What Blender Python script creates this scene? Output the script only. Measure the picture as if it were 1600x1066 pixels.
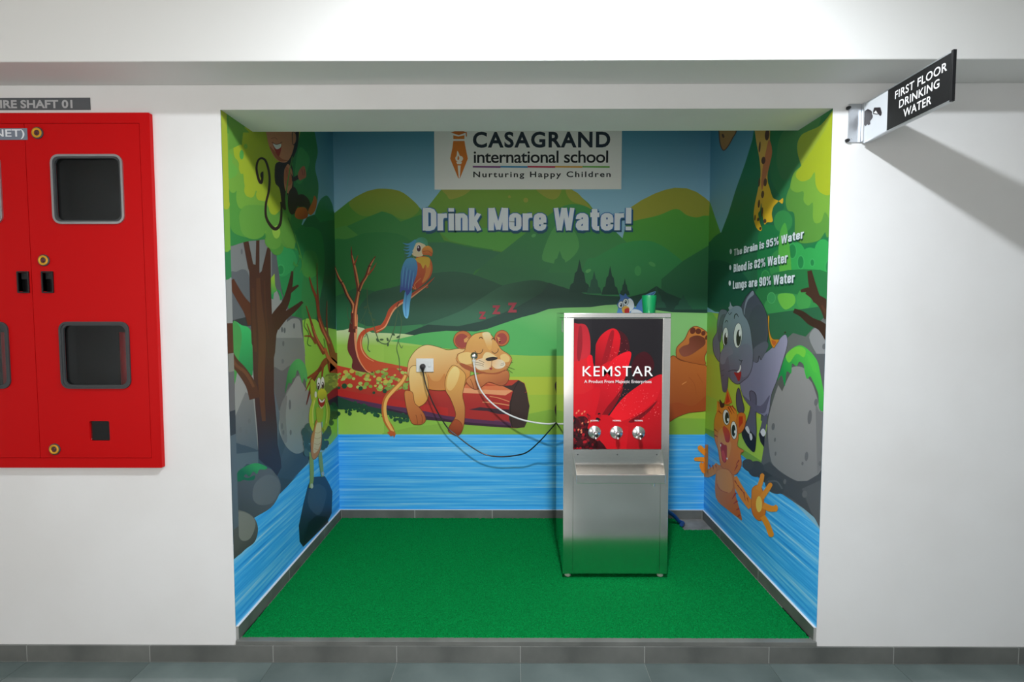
import bpy, bmesh, math, random
from mathutils import Vector, Matrix
from mathutils.geometry import tessellate_polygon

# ------------------------------------------------------------------ scene, camera, world, exposure
for o in list(bpy.data.objects):
    bpy.data.objects.remove(o)
SC = bpy.context.scene
COL = SC.collection
CAM, YAW, PIT, ROL, F = (-0.001, -2.5286, 1.6), -0.0049, 0.0544, 0.0006, 840.0
# alcove: X right, Y away from the camera (front wall face Y = 0), Z up (platform Z = 0)
XL, XR, HT, DP, TH = -1.3589, 1.4604, 2.5315, 1.5593, 0.3026
ZF = -0.10            # corridor floor
ZC = 3.20             # corridor ceiling


def ray(x, y):
    u, v, w = (x - 800) / F, -(y - 533) / F, 1.0
    c, s = math.cos(ROL), math.sin(ROL); a, z = c * u + s * v, -s * u + c * v
    c, s = math.cos(PIT), math.sin(PIT); b, z2 = c * w + s * z, -s * w + c * z
    c, s = math.cos(YAW), math.sin(YAW)
    return Vector((c * a + s * b, -s * a + c * b, z2))


def on(x, y, ax, val):
    """the point where the view ray of photo pixel (x, y) meets the plane axis = val"""
    d = ray(x, y); t = (val - CAM[ax]) / d[ax]
    return Vector(CAM) + t * d


cam_data = bpy.data.cameras.new('camera'); cam = bpy.data.objects.new('camera', cam_data); COL.objects.link(cam)
cam_data.sensor_width = 36; cam_data.lens = F / 1600 * 36; cam_data.clip_start = 0.05
fw = ray(800, 533).normalized(); rt = (ray(801, 533) - ray(800, 533)).normalized(); up = (ray(800, 532) - ray(800, 533)).normalized()
m = Matrix((rt, up, -fw)).transposed().to_4x4(); m.translation = CAM
cam.matrix_world = m
SC.camera = cam
w = bpy.data.worlds.new('world'); SC.world = w; w.use_nodes = True
bg = w.node_tree.nodes['Background']; bg.inputs[0].default_value = (1.0, 0.96, 0.92, 1); bg.inputs[1].default_value = 2.25
vs = SC.view_settings
vs.view_transform = 'Standard'; vs.look = 'None'; vs.gamma = 1.0; vs.use_curve_mapping = False; vs.exposure = 0.0
LAMP_POS, LAMP_POWER = Vector((0.32, -1.18, 3.17)), 34.0      # centre of the lit disc, watts per steradian straight down

# ------------------------------------------------------------------ helpers


def lin(h):
    if not isinstance(h, str):
        return tuple(h)
    h = h.lstrip('#'); r = []
    for i in (0, 2, 4):
        c = int(h[i:i + 2], 16) / 255
        r.append(c / 12.92 if c <= 0.04045 else ((c + 0.055) / 1.055) ** 2.4)
    return tuple(r)


def mat(name, col='#808080', rough=0.5, metal=0.0, spec=0.5, noise=None, bump=None, emit=None, trans=0.0, coat=0.0, rand=0.0, alpha=None):
    """noise = (scale, amount, colour2, (sx, sy, sz)); bump = (scale, strength, distance)"""
    M = bpy.data.materials.new(name); M.use_nodes = True
    nt = M.node_tree; b = nt.nodes['Principled BSDF']
    b.inputs['Base Color'].default_value = (*lin(col), 1); b.inputs['Roughness'].default_value = rough
    b.inputs['Metallic'].default_value = metal; b.inputs['Specular IOR Level'].default_value = spec
    b.inputs['Transmission Weight'].default_value = trans; b.inputs['Coat Weight'].default_value = coat
    if emit:
        b.inputs['Emission Color'].default_value = (*lin(emit[0]), 1); b.inputs['Emission Strength'].default_value = emit[1]
    tc = nt.nodes.new('ShaderNodeTexCoord')
    src = None
    if noise:
        sc, amt, c2, st = noise
        mp = nt.nodes.new('ShaderNodeMapping'); mp.inputs['Scale'].default_value = st
        n = nt.nodes.new('ShaderNodeTexNoise'); n.inputs['Scale'].default_value = sc; n.inputs['Detail'].default_value = 6
        r = nt.nodes.new('ShaderNodeValToRGB'); r.color_ramp.elements[0].position = 0.35; r.color_ramp.elements[1].position = 0.68
        r.color_ramp.elements[0].color = (0, 0, 0, 1); r.color_ramp.elements[1].color = (amt, amt, amt, 1)
        x = nt.nodes.new('ShaderNodeMix'); x.data_type = 'RGBA'
        x.inputs['A'].default_value = (*lin(col), 1); x.inputs['B'].default_value = (*lin(c2), 1)
        nt.links.new(tc.outputs['Object'], mp.inputs[0]); nt.links.new(mp.outputs[0], n.inputs['Vector'])
        nt.links.new(n.outputs['Fac'], r.inputs[0]); nt.links.new(r.outputs[0], x.inputs['Factor'])
        src = x.outputs['Result']
        nt.links.new(src, b.inputs['Base Color'])
    if rand:
        oi = nt.nodes.new('ShaderNodeObjectInfo')
        hs = nt.nodes.new('ShaderNodeHueSaturation'); mr = nt.nodes.new('ShaderNodeMapRange')
        mr.inputs['To Min'].default_value = 1 - rand; mr.inputs['To Max'].default_value = 1 + rand
        nt.links.new(oi.outputs['Random'], mr.inputs['Value']); nt.links.new(mr.outputs[0], hs.inputs['Value'])
        if src:
            nt.links.new(src, hs.inputs['Color'])
        else:
            hs.inputs['Color'].default_value = (*lin(col), 1)
        nt.links.new(hs.outputs[0], b.inputs['Base Color'])
    if bump:
        n = nt.nodes.new('ShaderNodeTexNoise'); n.inputs['Scale'].default_value = bump[0]; n.inputs['Detail'].default_value = 5
        bp = nt.nodes.new('ShaderNodeBump'); bp.inputs['Strength'].default_value = bump[1]; bp.inputs['Distance'].default_value = bump[2]
        nt.links.new(tc.outputs['Object'], n.inputs['Vector']); nt.links.new(n.outputs['Fac'], bp.inputs['Height'])
        nt.links.new(bp.outputs[0], b.inputs['Normal'])
    return M


def print_mat(name, rough=0.5):
    """flat print: the ink colours sit in the colour attribute"""
    M = bpy.data.materials.new(name); M.use_nodes = True; nt = M.node_tree; b = nt.nodes['Principled BSDF']
    a = nt.nodes.new('ShaderNodeAttribute'); a.attribute_name = 'ink'
    nt.links.new(a.outputs['Color'], b.inputs['Base Color']); b.inputs['Roughness'].default_value = rough
    b.inputs['Specular IOR Level'].default_value = 0.35
    return M


BASE = {}          # world base point of every object made here


def wbase(o):
    return BASE.get(o.name, Vector((0, 0, 0)))


def thing(name, label, cat, loc, group=None, kind=None):
    o = bpy.data.objects.new(name, None); COL.objects.link(o); o.location = loc; o.empty_display_size = 0.1
    BASE[o.name] = Vector(loc)
    if label: o['label'] = label
    if cat: o['category'] = cat
    if group: o['group'] = group
    if kind: o['kind'] = kind
    return o


def tag(o, label=None, cat=None, group=None, kind=None):
    for k, v in (('label', label), ('category', cat), ('group', group), ('kind', kind)):
        if v: o[k] = v
    return o


def link(name, me, material, parent=None, base=None, smooth=False):
    """me holds world coordinates; they become local to the thing's base"""
    b = wbase(parent) if parent else (Vector(base) if base else None)
    if b is None:
        if len(me.vertices):
            xs = [v.co for v in me.vertices]
            b = Vector(((min(v.x for v in xs) + max(v.x for v in xs)) / 2, (min(v.y for v in xs) + max(v.y for v in xs)) / 2, min(v.z for v in xs)))
        else:
            b = Vector((0, 0, 0))
    me.transform(Matrix.Translation(-b))
    o = bpy.data.objects.new(name, me); COL.objects.link(o)
    if parent:
        o.parent = parent
    else:
        o.location = b
    BASE[o.name] = b
    if material: me.materials.append(material)
    if smooth:
        for p in me.polygons: p.use_smooth = True
        me.set_sharp_from_angle(angle=math.radians(40))
    return o


def from_bm(name, bm, material, parent=None, base=None, smooth=False):
    bmesh.ops.recalc_face_normals(bm, faces=bm.faces[:])
    me = bpy.data.meshes.new(name); bm.to_mesh(me); bm.free()
    return link(name, me, material, parent, base, smooth)


def copy_part(o, delta, parent):
    c = o.copy(); COL.objects.link(c); c.parent = parent; c.location = o.location + Vector(delta)
    BASE[c.name] = wbase(parent)
    return c


def add_box(bm, a, b, bev=0.0, seg=2):
    g = bmesh.ops.create_cube(bm, size=1)
    a, b = Vector(a), Vector(b); c = (a + b) / 2; d = b - a
    for v in g['verts']:
        v.co = Vector((v.co.x * d.x, v.co.y * d.y, v.co.z * d.z)) + c
    if bev:
        es = list({e for v in g['verts'] for e in v.link_edges})
        bmesh.ops.bevel(bm, geom=es, offset=bev, segments=seg, profile=0.5, affect='EDGES')


def box(name, a, b, material, parent=None, bev=0.0, smooth=False, base=None):
    bm = bmesh.new(); add_box(bm, a, b, bev)
    return from_bm(name, bm, material, parent, base, smooth)


def frame_axes(ax):
    ax = Vector(ax).normalized()
    t = Vector((0, 0, 1)) if abs(ax.z) < 0.9 else Vector((1, 0, 0))
    s = ax.cross(t).normalized()
    return ax, s, s.cross(ax).normalized()


def add_lathe(bm, o, axis, prof, n=24):
    """prof = [(distance along the axis, radius)]"""
    ax, s, t = frame_axes(axis); o = Vector(o); rings = []
    for h, r in prof:
        if r < 1e-6:
            rings.append([bm.verts.new(o + ax * h)])
        else:
            rings.append([bm.verts.new(o + ax * h + (s * math.cos(2 * math.pi * k / n) + t * math.sin(2 * math.pi * k / n)) * r) for k in range(n)])
    for A, B in zip(rings, rings[1:]):
        for k in range(n):
            q = [A[k % len(A)], A[(k + 1) % len(A)], B[(k + 1) % len(B)], B[k % len(B)]]
            q2 = []
            for v in q:
                if v not in q2: q2.append(v)
            if len(q2) > 2: bm.faces.new(q2)


def lathe(name, o, axis, prof, material, parent=None, n=24, smooth=True, base=None):
    bm = bmesh.new(); add_lathe(bm, o, axis, prof, n)
    return from_bm(name, bm, material, parent, base, smooth)


def cr(pts, n=5, closed=False):
    """Catmull-Rom through pts"""
    N = len(pts); out = []
    rng = range(N) if closed else range(N - 1)
    for i in rng:
        p0 = pts[(i - 1) % N] if closed or i > 0 else pts[0]
        p1, p2 = pts[i], pts[(i + 1) % N]
        p3 = pts[(i + 2) % N] if closed or i + 2 < N else pts[-1]
        for k in range(n):
            t = k / n
            out.append(tuple(0.5 * (2 * b + (c - a) * t + (2 * a - 5 * b + 4 * c - d) * t * t + (3 * b - a - 3 * c + d) * t ** 3) for a, b, c, d in zip(p0, p1, p2, p3)))
    if not closed: out.append(tuple(pts[-1]))
    return out


def tube(name, pts, r, material, parent=None, n=10, base=None):
    bm = bmesh.new(); P = [Vector(p) for p in cr([tuple(p) for p in pts], 6)]
    rings = []; s = None
    for i, p in enumerate(P):
        d = (P[min(i + 1, len(P) - 1)] - P[max(i - 1, 0)]).normalized()
        s = frame_axes(d)[1] if s is None else (s - d * s.dot(d)).normalized()
        t = d.cross(s)
        rings.append([bm.verts.new(p + (s * math.cos(2 * math.pi * k / n) + t * math.sin(2 * math.pi * k / n)) * r) for k in range(n)])
    for A, B in zip(rings, rings[1:]):
        for k in range(n):
            bm.faces.new((A[k], A[(k + 1) % n], B[(k + 1) % n], B[k]))
    bm.faces.new(rings[0]); bm.faces.new(rings[-1])
    return from_bm(name, bm, material, parent, base, True)


def rrect(x0, z0, x1, z1, r, n=5):
    out = []
    for cx, cz, a0 in ((x1 - r, z1 - r, 0), (x0 + r, z1 - r, 90), (x0 + r, z0 + r, 180), (x1 - r, z0 + r, 270)):
        for k in range(n + 1):
            a = math.radians(a0 + 90 * k / n); out.append((cx + r * math.cos(a), cz + r * math.sin(a)))
    return out


def add_plate(bm, loops, y0, y1):
    """a plate in the XZ plane with holes (loops[1:]), from y0 to y1"""
    tri = tessellate_polygon([[Vector((x, z, 0)) for x, z in l] for l in loops])
    flat = [p for l in loops for p in l]
    f = [bm.verts.new((x, y0, z)) for x, z in flat]; b = [bm.verts.new((x, y1, z)) for x, z in flat]
    for t in tri:
        bm.faces.new([f[i] for i in t]); bm.faces.new([b[i] for i in reversed(t)])
    k = 0
    for l in loops:
        n = len(l)
        for i in range(n):
            j = (i + 1) % n
            bm.faces.new((f[k + i], f[k + j], b[k + j], b[k + i]))
        k += n


def plate(name, loops, y0, y1, material, parent=None, base=None):
    bm = bmesh.new(); add_plate(bm, loops, y0, y1)
    return from_bm(name, bm, material, parent, base)


_tc = {}


def text2d(s, bold=0.0, space=1.0):
    """outline of a line of lettering as flat polygons, scaled to the unit square"""
    key = (s, bold, space)
    if key not in _tc:
        cu = bpy.data.curves.new('lettering', 'FONT'); cu.body = s; cu.offset = bold; cu.space_character = space
        cu.resolution_u = 4
        o = bpy.data.objects.new('lettering', cu); COL.objects.link(o)
        dg = bpy.context.evaluated_depsgraph_get(); me = o.evaluated_get(dg).to_mesh()
        V = [(v.co.x, v.co.y) for v in me.vertices]; Fc = [tuple(p.vertices) for p in me.polygons]
        o.evaluated_get(dg).to_mesh_clear(); bpy.data.objects.remove(o); bpy.data.curves.remove(cu)
        x0, x1 = min(v[0] for v in V), max(v[0] for v in V); y0, y1 = min(v[1] for v in V), max(v[1] for v in V)
        _tc[key] = ([((x - x0) / (x1 - x0), (y - y0) / (y1 - y0)) for x, y in V], Fc)
    return _tc[key]


XH = 0.76
_arch = '.10,.50 .12,.60 .18,.67 .28,.67 .35,.60 .36,.50 .36,0'
_ring = '.10,.40 .10,.22 .12,.13 .18,.09 .28,.09 .34,.13 .36,.22 .36,.54 .34,.63 .28,.67 .18,.67 .12,.63 .10,.54 .10,.38'
_zero = '.10,.50 .10,.22 .13,.12 .19,.09 .27,.09 .33,.12 .36,.22 .36,.78 .33,.88 .27,.91 .19,.91 .13,.88 .10,.78 .10,.48'
GLYPH = {  # advance width and pen strokes of a heavy condensed face, cap height 1
    'D': (.50, ['.10,0 .10,1', '.10,.91 .26,.91 .35,.87 .40,.78 .40,.22 .35,.13 .26,.09 .10,.09']), 'r': (.36, ['.10,0 .10,.76', '.10,.48 .14,.60 .22,.66 .35,.67']),
    'i': (.20, ['.10,0 .10,.76', '.10,.84 .10,1']), 'n': (.46, ['.10,0 .10,.76', _arch]), 'k': (.46, ['.10,0 .10,1', '.37,.76 .16,.34', '.19,.46 .38,0']),
    'M': (.70, ['.09,0 .09,1', '.61,0 .61,1', '.14,1 .35,.04', '.56,1 .35,.04']), 'o': (.46, [_ring]), 'W': (.78, ['.09,1 .21,0', '.37,1 .23,0', '.41,1 .55,0', '.69,1 .57,0']),
    'e': (.46, ['.36,.38 .10,.38', '.36,.34 .36,.54 .34,.63 .28,.67 .18,.67 .12,.63 .10,.54 .10,.22 .12,.13 .18,.09 .28,.09 .34,.13 .36,.20 .36,.27']),
    'a': (.46, ['.36,0 .36,.54 .34,.63 .28,.67 .18,.67 .12,.63 .10,.54 .10,.50', '.36,.42 .22,.40 .13,.34 .10,.26 .10,.18 .14,.10 .22,.09 .36,.16']),
    't': (.36, ['.18,.95 .18,.20 .20,.12 .26,.09 .35,.09', '.02,.69 .35,.69']), '!': (.22, ['.11,.30 .11,1', '.11,0 .11,.17']), 'T': (.46, ['.23,0 .23,1', '0,.92 .46,.92']),
    'h': (.46, ['.10,0 .10,1', _arch]), 'B': (.50, ['.10,0 .10,1', '.10,.91 .28,.91 .36,.86 .38,.74 .36,.60 .28,.53 .10,.53', '.28,.53 .38,.46 .40,.30 .38,.15 .28,.09 .10,.09']),
    's': (.44, ['.35,.50 .35,.56 .30,.66 .22,.67 .14,.65 .10,.56 .13,.45 .30,.33 .34,.22 .31,.12 .22,.09 .14,.11 .10,.20 .10,.26']),
    'l': (.20, ['.10,0 .10,1']), 'd': (.46, [_ring, '.36,0 .36,1']), 'u': (.46, ['.36,0 .36,.76', '.36,.26 .34,.15 .27,.09 .18,.09 .12,.14 .10,.24 .10,.76']),
    'g': (.46, [_ring, '.36,.76 .36,-.08 .32,-.16 .24,-.18 .12,-.17']), 'L': (.40, ['.10,0 .10,1', '.10,.08 .40,.08']), '0': (.46, [_zero]),
    '9': (.46, ['.36,.60 .36,.22 .33,.12 .26,.09 .18,.09 .12,.14 .10,.24', '.36,.62 .36,.78 .33,.88 .27,.91 .19,.91 .13,.88 .10,.78 .10,.56 .13,.46 .20,.42 .30,.45 .36,.52']),
    '5': (.46, ['.40,.92 .10,.92', '.11,.95 .11,.52', '.11,.52 .18,.60 .27,.60 .34,.54 .36,.44 .36,.22 .33,.12 .26,.09 .18,.09 .12,.14 .10,.26']),
    '8': (.46, ['.23,.52 .13,.46 .10,.36 .10,.20 .14,.11 .23,.09 .32,.11 .36,.20 .36,.36 .33,.46 .23,.52 .14,.58 .11,.68 .11,.80 .15,.89 .23,.91 .31,.89 .35,.80 .35,.68 .32,.58 .23,.52']),
    '2': (.46, ['.10,.68 .10,.78 .13,.88 .20,.91 .27,.91 .34,.87 .36,.76 .34,.60 .14,.22 .11,.09', '.08,.08 .40,.08']),
    '%': (.66, ['.08,.74 .08,.62 .12,.55 .18,.55 .22,.62 .22,.86 .18,.93 .12,.93 .08,.86 .08,.72', '.44,.26 .44,.14 .48,.07 .54,.07 .58,.14 .58,.38 .54,.45 .48,.45 .44,.38 .44,.24', '.50,1 .16,0'])}


def heavy2d(s, w):
    V, Fc, x = [], [], 0.0
    for ch in s:
        if ch == ' ':
            x += 0.22; continue
        adv, st = GLYPH[ch]
        for t in st:
            P = [tuple(float(q) for q in a.split(',')) for a in t.split()]
            h = (0.5 if ch == '%' else 0.78 if ch in 'MWk' and abs(P[0][0] - P[1][0]) > .05 else 1.0) * w / 2
            for i, (px, py) in enumerate(P):
                a, b = P[max(i - 1, 0)], P[min(i + 1, len(P) - 1)]
                dx, dy = b[0] - a[0], b[1] - a[1]; L = math.hypot(dx, dy) or 1
                V += [(x + px - dy / L * h, py + dx / L * h, st.index(t)), (x + px + dy / L * h, py - dx / L * h, st.index(t))]
                if i: k = len(V); Fc.append((k - 4, k - 2, k - 1, k - 3))
        x += adv + 0.045
    x1 = x - 0.045
    return [(a / x1, b, k) for a, b, k in V], Fc, x1


# ------------------------------------------------------------------ flat print drawn on a plane
class Plane:
    """a printed surface: uv in metres on it, clip rectangle, a growing ink layer"""

    def __init__(s, kind, val, sgn, clip, eps0=0.0008, step=0.000015):
        s.kind, s.val, s.sgn, s.clip, s.eps, s.step = kind, val, sgn, clip, eps0, step

    def px(s, x, y):
        if s.kind == 'Y':
            p = on(x, y, 1, s.val); return (p.x, p.z)
        p = on(x, y, 0, s.val); return (p.y * (1 if s.sgn > 0 else -1), p.z)

    def xyz(s, u, v, e):
        if s.kind == 'Y': return (u, s.val - e, v)
        return (s.val + s.sgn * e, u * (1 if s.sgn > 0 else -1), v)


def clip_poly(P, c):
    for ax, lim, sg in ((0, c[0], 1), (0, c[2], -1), (1, c[1], 1), (1, c[3], -1)):
        if not P: return P
        out = []
        for i in range(len(P)):
            a, b = P[i - 1], P[i]
            ia, ib = (a[ax] - lim) * sg >= 0, (b[ax] - lim) * sg >= 0
            if ia != ib:
                t = (lim - a[ax]) / (b[ax] - a[ax]); q = (a[0] + t * (b[0] - a[0]), a[1] + t * (b[1] - a[1]))
                out.append(q)
            if ib: out.append(b)
        P = out
    return P


def half(P, A, B, lim, sg):
    """keep the part of P whose position along A-B is beyond lim"""
    dx, dy = B[0] - A[0], B[1] - A[1]; L = dx * dx + dy * dy; out = []
    if not P: return P
    T = [((u - A[0]) * dx + (v - A[1]) * dy) / L for u, v in P]
    for i in range(len(P)):
        a, b, ta, tb = P[i - 1], P[i], T[i - 1], T[i]
        ia, ib = (ta - lim) * sg >= 0, (tb - lim) * sg >= 0
        if ia != ib:
            t = (lim - ta) / (tb - ta); out.append((a[0] + t * (b[0] - a[0]), a[1] + t * (b[1] - a[1])))
        if ib: out.append(b)
    return out


def pp(frame, s):
    """'x,y x,y' in an enlarged crop (x0, y0, scale) -> photo pixels"""
    if isinstance(s, str): s = [tuple(float(q) for q in t.split(',')) for t in s.split()]
    x0, y0, k = frame
    return [(x0 + x / k, y0 + y / k) for x, y in s]


ONE = (0, 0, 1.0)


class Print:
    def __init__(s, plane, frame=ONE):
        s.pl, s.fr = plane, frame; s.V, s.F, s.C = [], [], []

    def _add(s, P, cols, e):
        k = len(s.V)
        s.V += [s.pl.xyz(u, v, e) for u, v in P]; s.C += cols; s.F.append(tuple(range(k, k + len(P))))

    def uvpoly(s, P, c, c2=None, g=None, layer=True, tri=False):
        if layer: s.pl.eps += s.pl.step
        if len(P) > 4 and not tri:
            for t in tessellate_polygon([[Vector((u, v, 0)) for u, v in P]]):
                s.uvpoly([P[i] for i in t], c, c2, g, layer=False, tri=True)
            return
        P = clip_poly(P, s.pl.clip)
        if len(P) < 3: return
        if c2 is not None:
            (ax, ay), (bx, by) = g; L = (bx - ax) ** 2 + (by - ay) ** 2
            T = [((u - ax) * (bx - ax) + (v - ay) * (by - ay)) / L for u, v in P]
            if min(T) < -0.02 or max(T) > 1.02:       # flat ends and the graded middle are pieces of their own
                for lo, hi in ((-1e3, 0), (0, 1), (1, 1e3)):
                    Q = half(half(P, (ax, ay), (bx, by), lo, 1), (ax, ay), (bx, by), hi, -1)
                    if len(Q) > 2: s.uvpoly(Q, c, c2, g, False, True) if lo == 0 else s.uvpoly(Q, c if lo < 0 else c2, None, None, False, True)
                return
        c = lin(c)
        if c2 is None:
            cols = [c] * len(P)
        else:
            c2 = lin(c2); (ax, ay), (bx, by) = g; dx, dy = bx - ax, by - ay; L = dx * dx + dy * dy
            cols = []
            for u, v in P:
                t = min(1, max(0, ((u - ax) * dx + (v - ay) * dy) / L))
                cols.append(tuple(a + (b - a) * t for a, b in zip(c, c2)))
        s._add(P, cols, s.pl.eps)

    def p(s, pts, c, c2=None, g=None, sm=1, fr=None, ol=None, ow=3):
        """filled shape; sm = smoothed; g = 'x,y x,y' gradient ends; ol = outline colour"""
        fr = fr or s.fr
        Q = pts if isinstance(pts, list) else pp(fr, pts)
        if sm: Q = cr(Q, 4, True)
        G = [s.pl.px(*q) for q in pp(fr, g)] if g else None
        s.uvpoly([s.pl.px(*q) for q in Q], c, c2, G)
        if ol: s.line(Q + [Q[0]], ow, ol, fr=fr, raw=True, sm=0)
        return s

    def e(s, x, y, rx, ry, c, a=0, fr=None, ol=None, ow=3, c2=None, g=None):
        fr = fr or s.fr; ca, sa = math.cos(math.radians(a)), math.sin(math.radians(a)); q = []
        for k in range(20):
            t = 2 * math.pi * k / 20; i, j = rx * math.cos(t), ry * math.sin(t)
            q.append((x + i * ca - j * sa, y + i * sa + j * ca))
        return s.p(pp(fr, q), c, c2, g, 0, fr, ol, ow)

    def line(s, pts, wd, c, fr=None, raw=False, sm=1, c2=None):
        """a brush stroke; wd = width or list of widths (crop pixels)"""
        fr = fr or s.fr
        Q = pts if raw else pp(fr, pts)
        k = fr[2]; N = len(Q)
        W = [wd] * N if not isinstance(wd, (list, tuple)) else [wd[0] + (wd[-1] - wd[0]) * i / (N - 1) if len(wd) == 2 else wd[min(i, len(wd) - 1)] for i in range(N)]
        Q = [(x, y, q / k / 2) for (x, y), q in zip(Q, W)]
        if sm: Q = cr(Q, 4)
        Lf, Rt = [], []
        for i, (x, y, q) in enumerate(Q):
            a, b = Q[max(i - 1, 0)], Q[min(i + 1, len(Q) - 1)]
            dx, dy = b[0] - a[0], b[1] - a[1]; L = math.hypot(dx, dy) or 1
            Lf.append((x - dy / L * q, y + dx / L * q)); Rt.append((x + dy / L * q, y - dx / L * q))
        s.pl.eps += s.pl.step
        for i in range(len(Q) - 1):
            P = [s.pl.px(*t) for t in (Lf[i], Lf[i + 1], Rt[i + 1], Rt[i])]
            s.uvpoly(P, c, layer=False)
        return s

    def text(s, string, lb, rt, c, bold=0.0, space=1.0, fr=None, grow=0.0, shift=(0, 0)):
        """lettering between two photo corners (left bottom, right top)"""
        fr = fr or s.fr
        a = s.pl.px(*pp(fr, [lb])[0]); b = s.pl.px(*pp(fr, [rt])[0]); V, Fc = text2d(string, bold, space)
        s.pl.eps += s.pl.step; k = len(s.V)
        w, h = b[0] - a[0] + 2 * grow, b[1] - a[1] + 2 * grow
        s.V += [s.pl.xyz(a[0] - grow + shift[0] + x * w, a[1] - grow + shift[1] + y * h, s.pl.eps) for x, y in V]
        s.C += [lin(c)] * len(V); s.F += [tuple(i + k for i in f) for f in Fc]
        return s

    def heavy(s, string, lb, rt, c, w=0.2, fr=None, shift=(0, 0)):
        """heavy condensed lettering, baseline left and cap-height right corner in the photo"""
        fr = fr or s.fr
        a = s.pl.px(*pp(fr, [lb])[0]); b = s.pl.px(*pp(fr, [rt])[0]); V, Fc, _ = heavy2d(string, w)
        s.pl.eps += s.pl.step; k = len(s.V)
        s.V += [s.pl.xyz(a[0] + shift[0] + x * (b[0] - a[0]), a[1] + shift[1] + y * (b[1] - a[1]), s.pl.eps + z * s.pl.step) for x, y, z in V]
        s.pl.eps += 4 * s.pl.step
        s.C += [lin(c)] * len(V); s.F += [tuple(i + k for i in f) for f in Fc]
        return s

    def heavyuv(s, string, u0, v0, u1, v1, c, w):
        V, Fc, _ = heavy2d(string, w); s.pl.eps += s.pl.step; k = len(s.V)
        s.V += [s.pl.xyz(u0 + x * (u1 - u0), v0 + y * (v1 - v0), s.pl.eps + z * s.pl.step) for x, y, z in V]
        s.pl.eps += 4 * s.pl.step
        s.C += [lin(c)] * len(V); s.F += [tuple(i + k for i in f) for f in Fc]
        return s

    def uvtext(s, string, u0, v0, u1, v1, c, bold=0.0, space=1.0):
        V, Fc = text2d(string, bold, space); s.pl.eps += s.pl.step; k = len(s.V)
        s.V += [s.pl.xyz(u0 + x * (u1 - u0), v0 + y * (v1 - v0), s.pl.eps) for x, y in V]
        s.C += [lin(c)] * len(V); s.F += [tuple(i + k for i in f) for f in Fc]
        return s

    def build(s, name, parent, material, label=None):
        me = bpy.data.meshes.new(name); me.from_pydata(s.V, [], s.F)
        at = me.color_attributes.new('ink', 'FLOAT_COLOR', 'POINT')
        for i, c in enumerate(s.C): at.data[i].color = (*c, 1)
        o = link(name, me, material, parent)
        if label: o['label'] = label
        return o

# ------------------------------------------------------------------ materials
M = {}
M['wall'] = mat('white_painted_plaster', '#e8e8e7', 0.75, noise=(2.3, 0.4, '#dbd9d6', (1, 1, 1)), bump=(60, 0.12, 0.002))
M['soffit'] = mat('white_ceiling_paint', '#dededb', 0.85)
M['slate'] = mat('dark_slate_tile', '#70726e', 0.42, noise=(5, 0.8, '#525552', (1, 1, 1)), bump=(45, 0.1, 0.001), rand=0.10)
M['floor'] = mat('green_grey_stone_tile', '#667270', 0.10, noise=(3, 0.8, '#4a5654', (1, 1, 1)), bump=(30, 0.1, 0.001), rand=0.14)
M['grout'] = mat('pale_grout', '#9a9c98', 0.9)
M['seal'] = mat('white_sealant', '#dedede', 0.7)
M['concrete'] = mat('rough_concrete', '#8d8b86', 0.9, noise=(9, 0.8, '#6b6863', (1, 1, 1)), bump=(40, 0.3, 0.003))
M['carpet'] = mat('green_artificial_turf', '#069046', 0.97, spec=0.05, noise=(210, 0.85, '#035c2a', (1, 1, 1)), bump=(260, 1.0, 0.006))
M['red'] = mat('red_enamel_steel', '#bd0408', 0.42, spec=0.15, bump=(140, 0.04, 0.001))
M['red_in'] = mat('red_pipe_paint', '#b01818', 0.45)
M['gasket'] = mat('black_rubber_gasket', '#35383a', 0.45)
M['chrome_trim'] = mat('grey_aluminium_trim', '#b4b6b8', 0.3, 0.85)
M['glass'] = mat('clear_window_glass', '#e8eef0', 0.03, trans=1.0)
M['glass'].node_tree.nodes['Principled BSDF'].inputs['IOR'].default_value = 1.45
M['dark'] = mat('dark_cabinet_interior', '#2c2d2f', 0.7, noise=(4, 0.6, '#47494b', (1, 1, 1)))
M['black'] = mat('black_plastic', '#141416', 0.35)
M['brass'] = mat('yellow_brass_ring', '#d9a22c', 0.3, 0.4)
M['lockred'] = mat('dark_red_lock_core', '#5a1414', 0.4)
M['plategrey'] = mat('dark_grey_sign_plate', '#565a5e', 0.5)
M['platelight'] = mat('blue_grey_sign_plate', '#737b88', 0.45)
M['alu'] = mat('brushed_aluminium', '#c9ccd0', 0.32, 0.9)
M['steel'] = mat('brushed_stainless_steel', '#e8e6e2', 0.15, 1.0, noise=(3, 0.25, '#d4d2ce', (1, 1, 60)))
M['mirror'] = mat('polished_stainless_steel', '#a9aaa6', 0.07, 1.0)
M['chrome'] = mat('polished_chrome', '#e6e6e6', 0.22, 1.0)
M['white'] = mat('white_plastic', '#eeeeec', 0.3)
M['signwhite'] = mat('white_sign_vinyl', '#d2d6da', 0.5)
M['whitehose'] = mat('white_flexible_hose', '#ececec', 0.35)
M['bluehose'] = mat('blue_rubber_hose', '#12407e', 0.4)
M['cup'] = mat('green_plastic_cup', '#0a8a50', 0.35)
M['rubber'] = mat('off_white_rubber_foot', '#c9c6be', 0.6)
M['door'] = mat('pale_added_door', '#d2d0cc', 0.5)  # pale as the wall, to brighten its reflection in the steel
M['ink'] = print_mat('printed_vinyl_ink', 0.45)
M['gloss_ink'] = print_mat('glossy_printed_acrylic', 0.06)
M['letter'] = mat('white_lettering_vinyl', '#e6e6e6', 0.5)


def struct(o):
    o['kind'] = 'structure'
    return o


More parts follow.
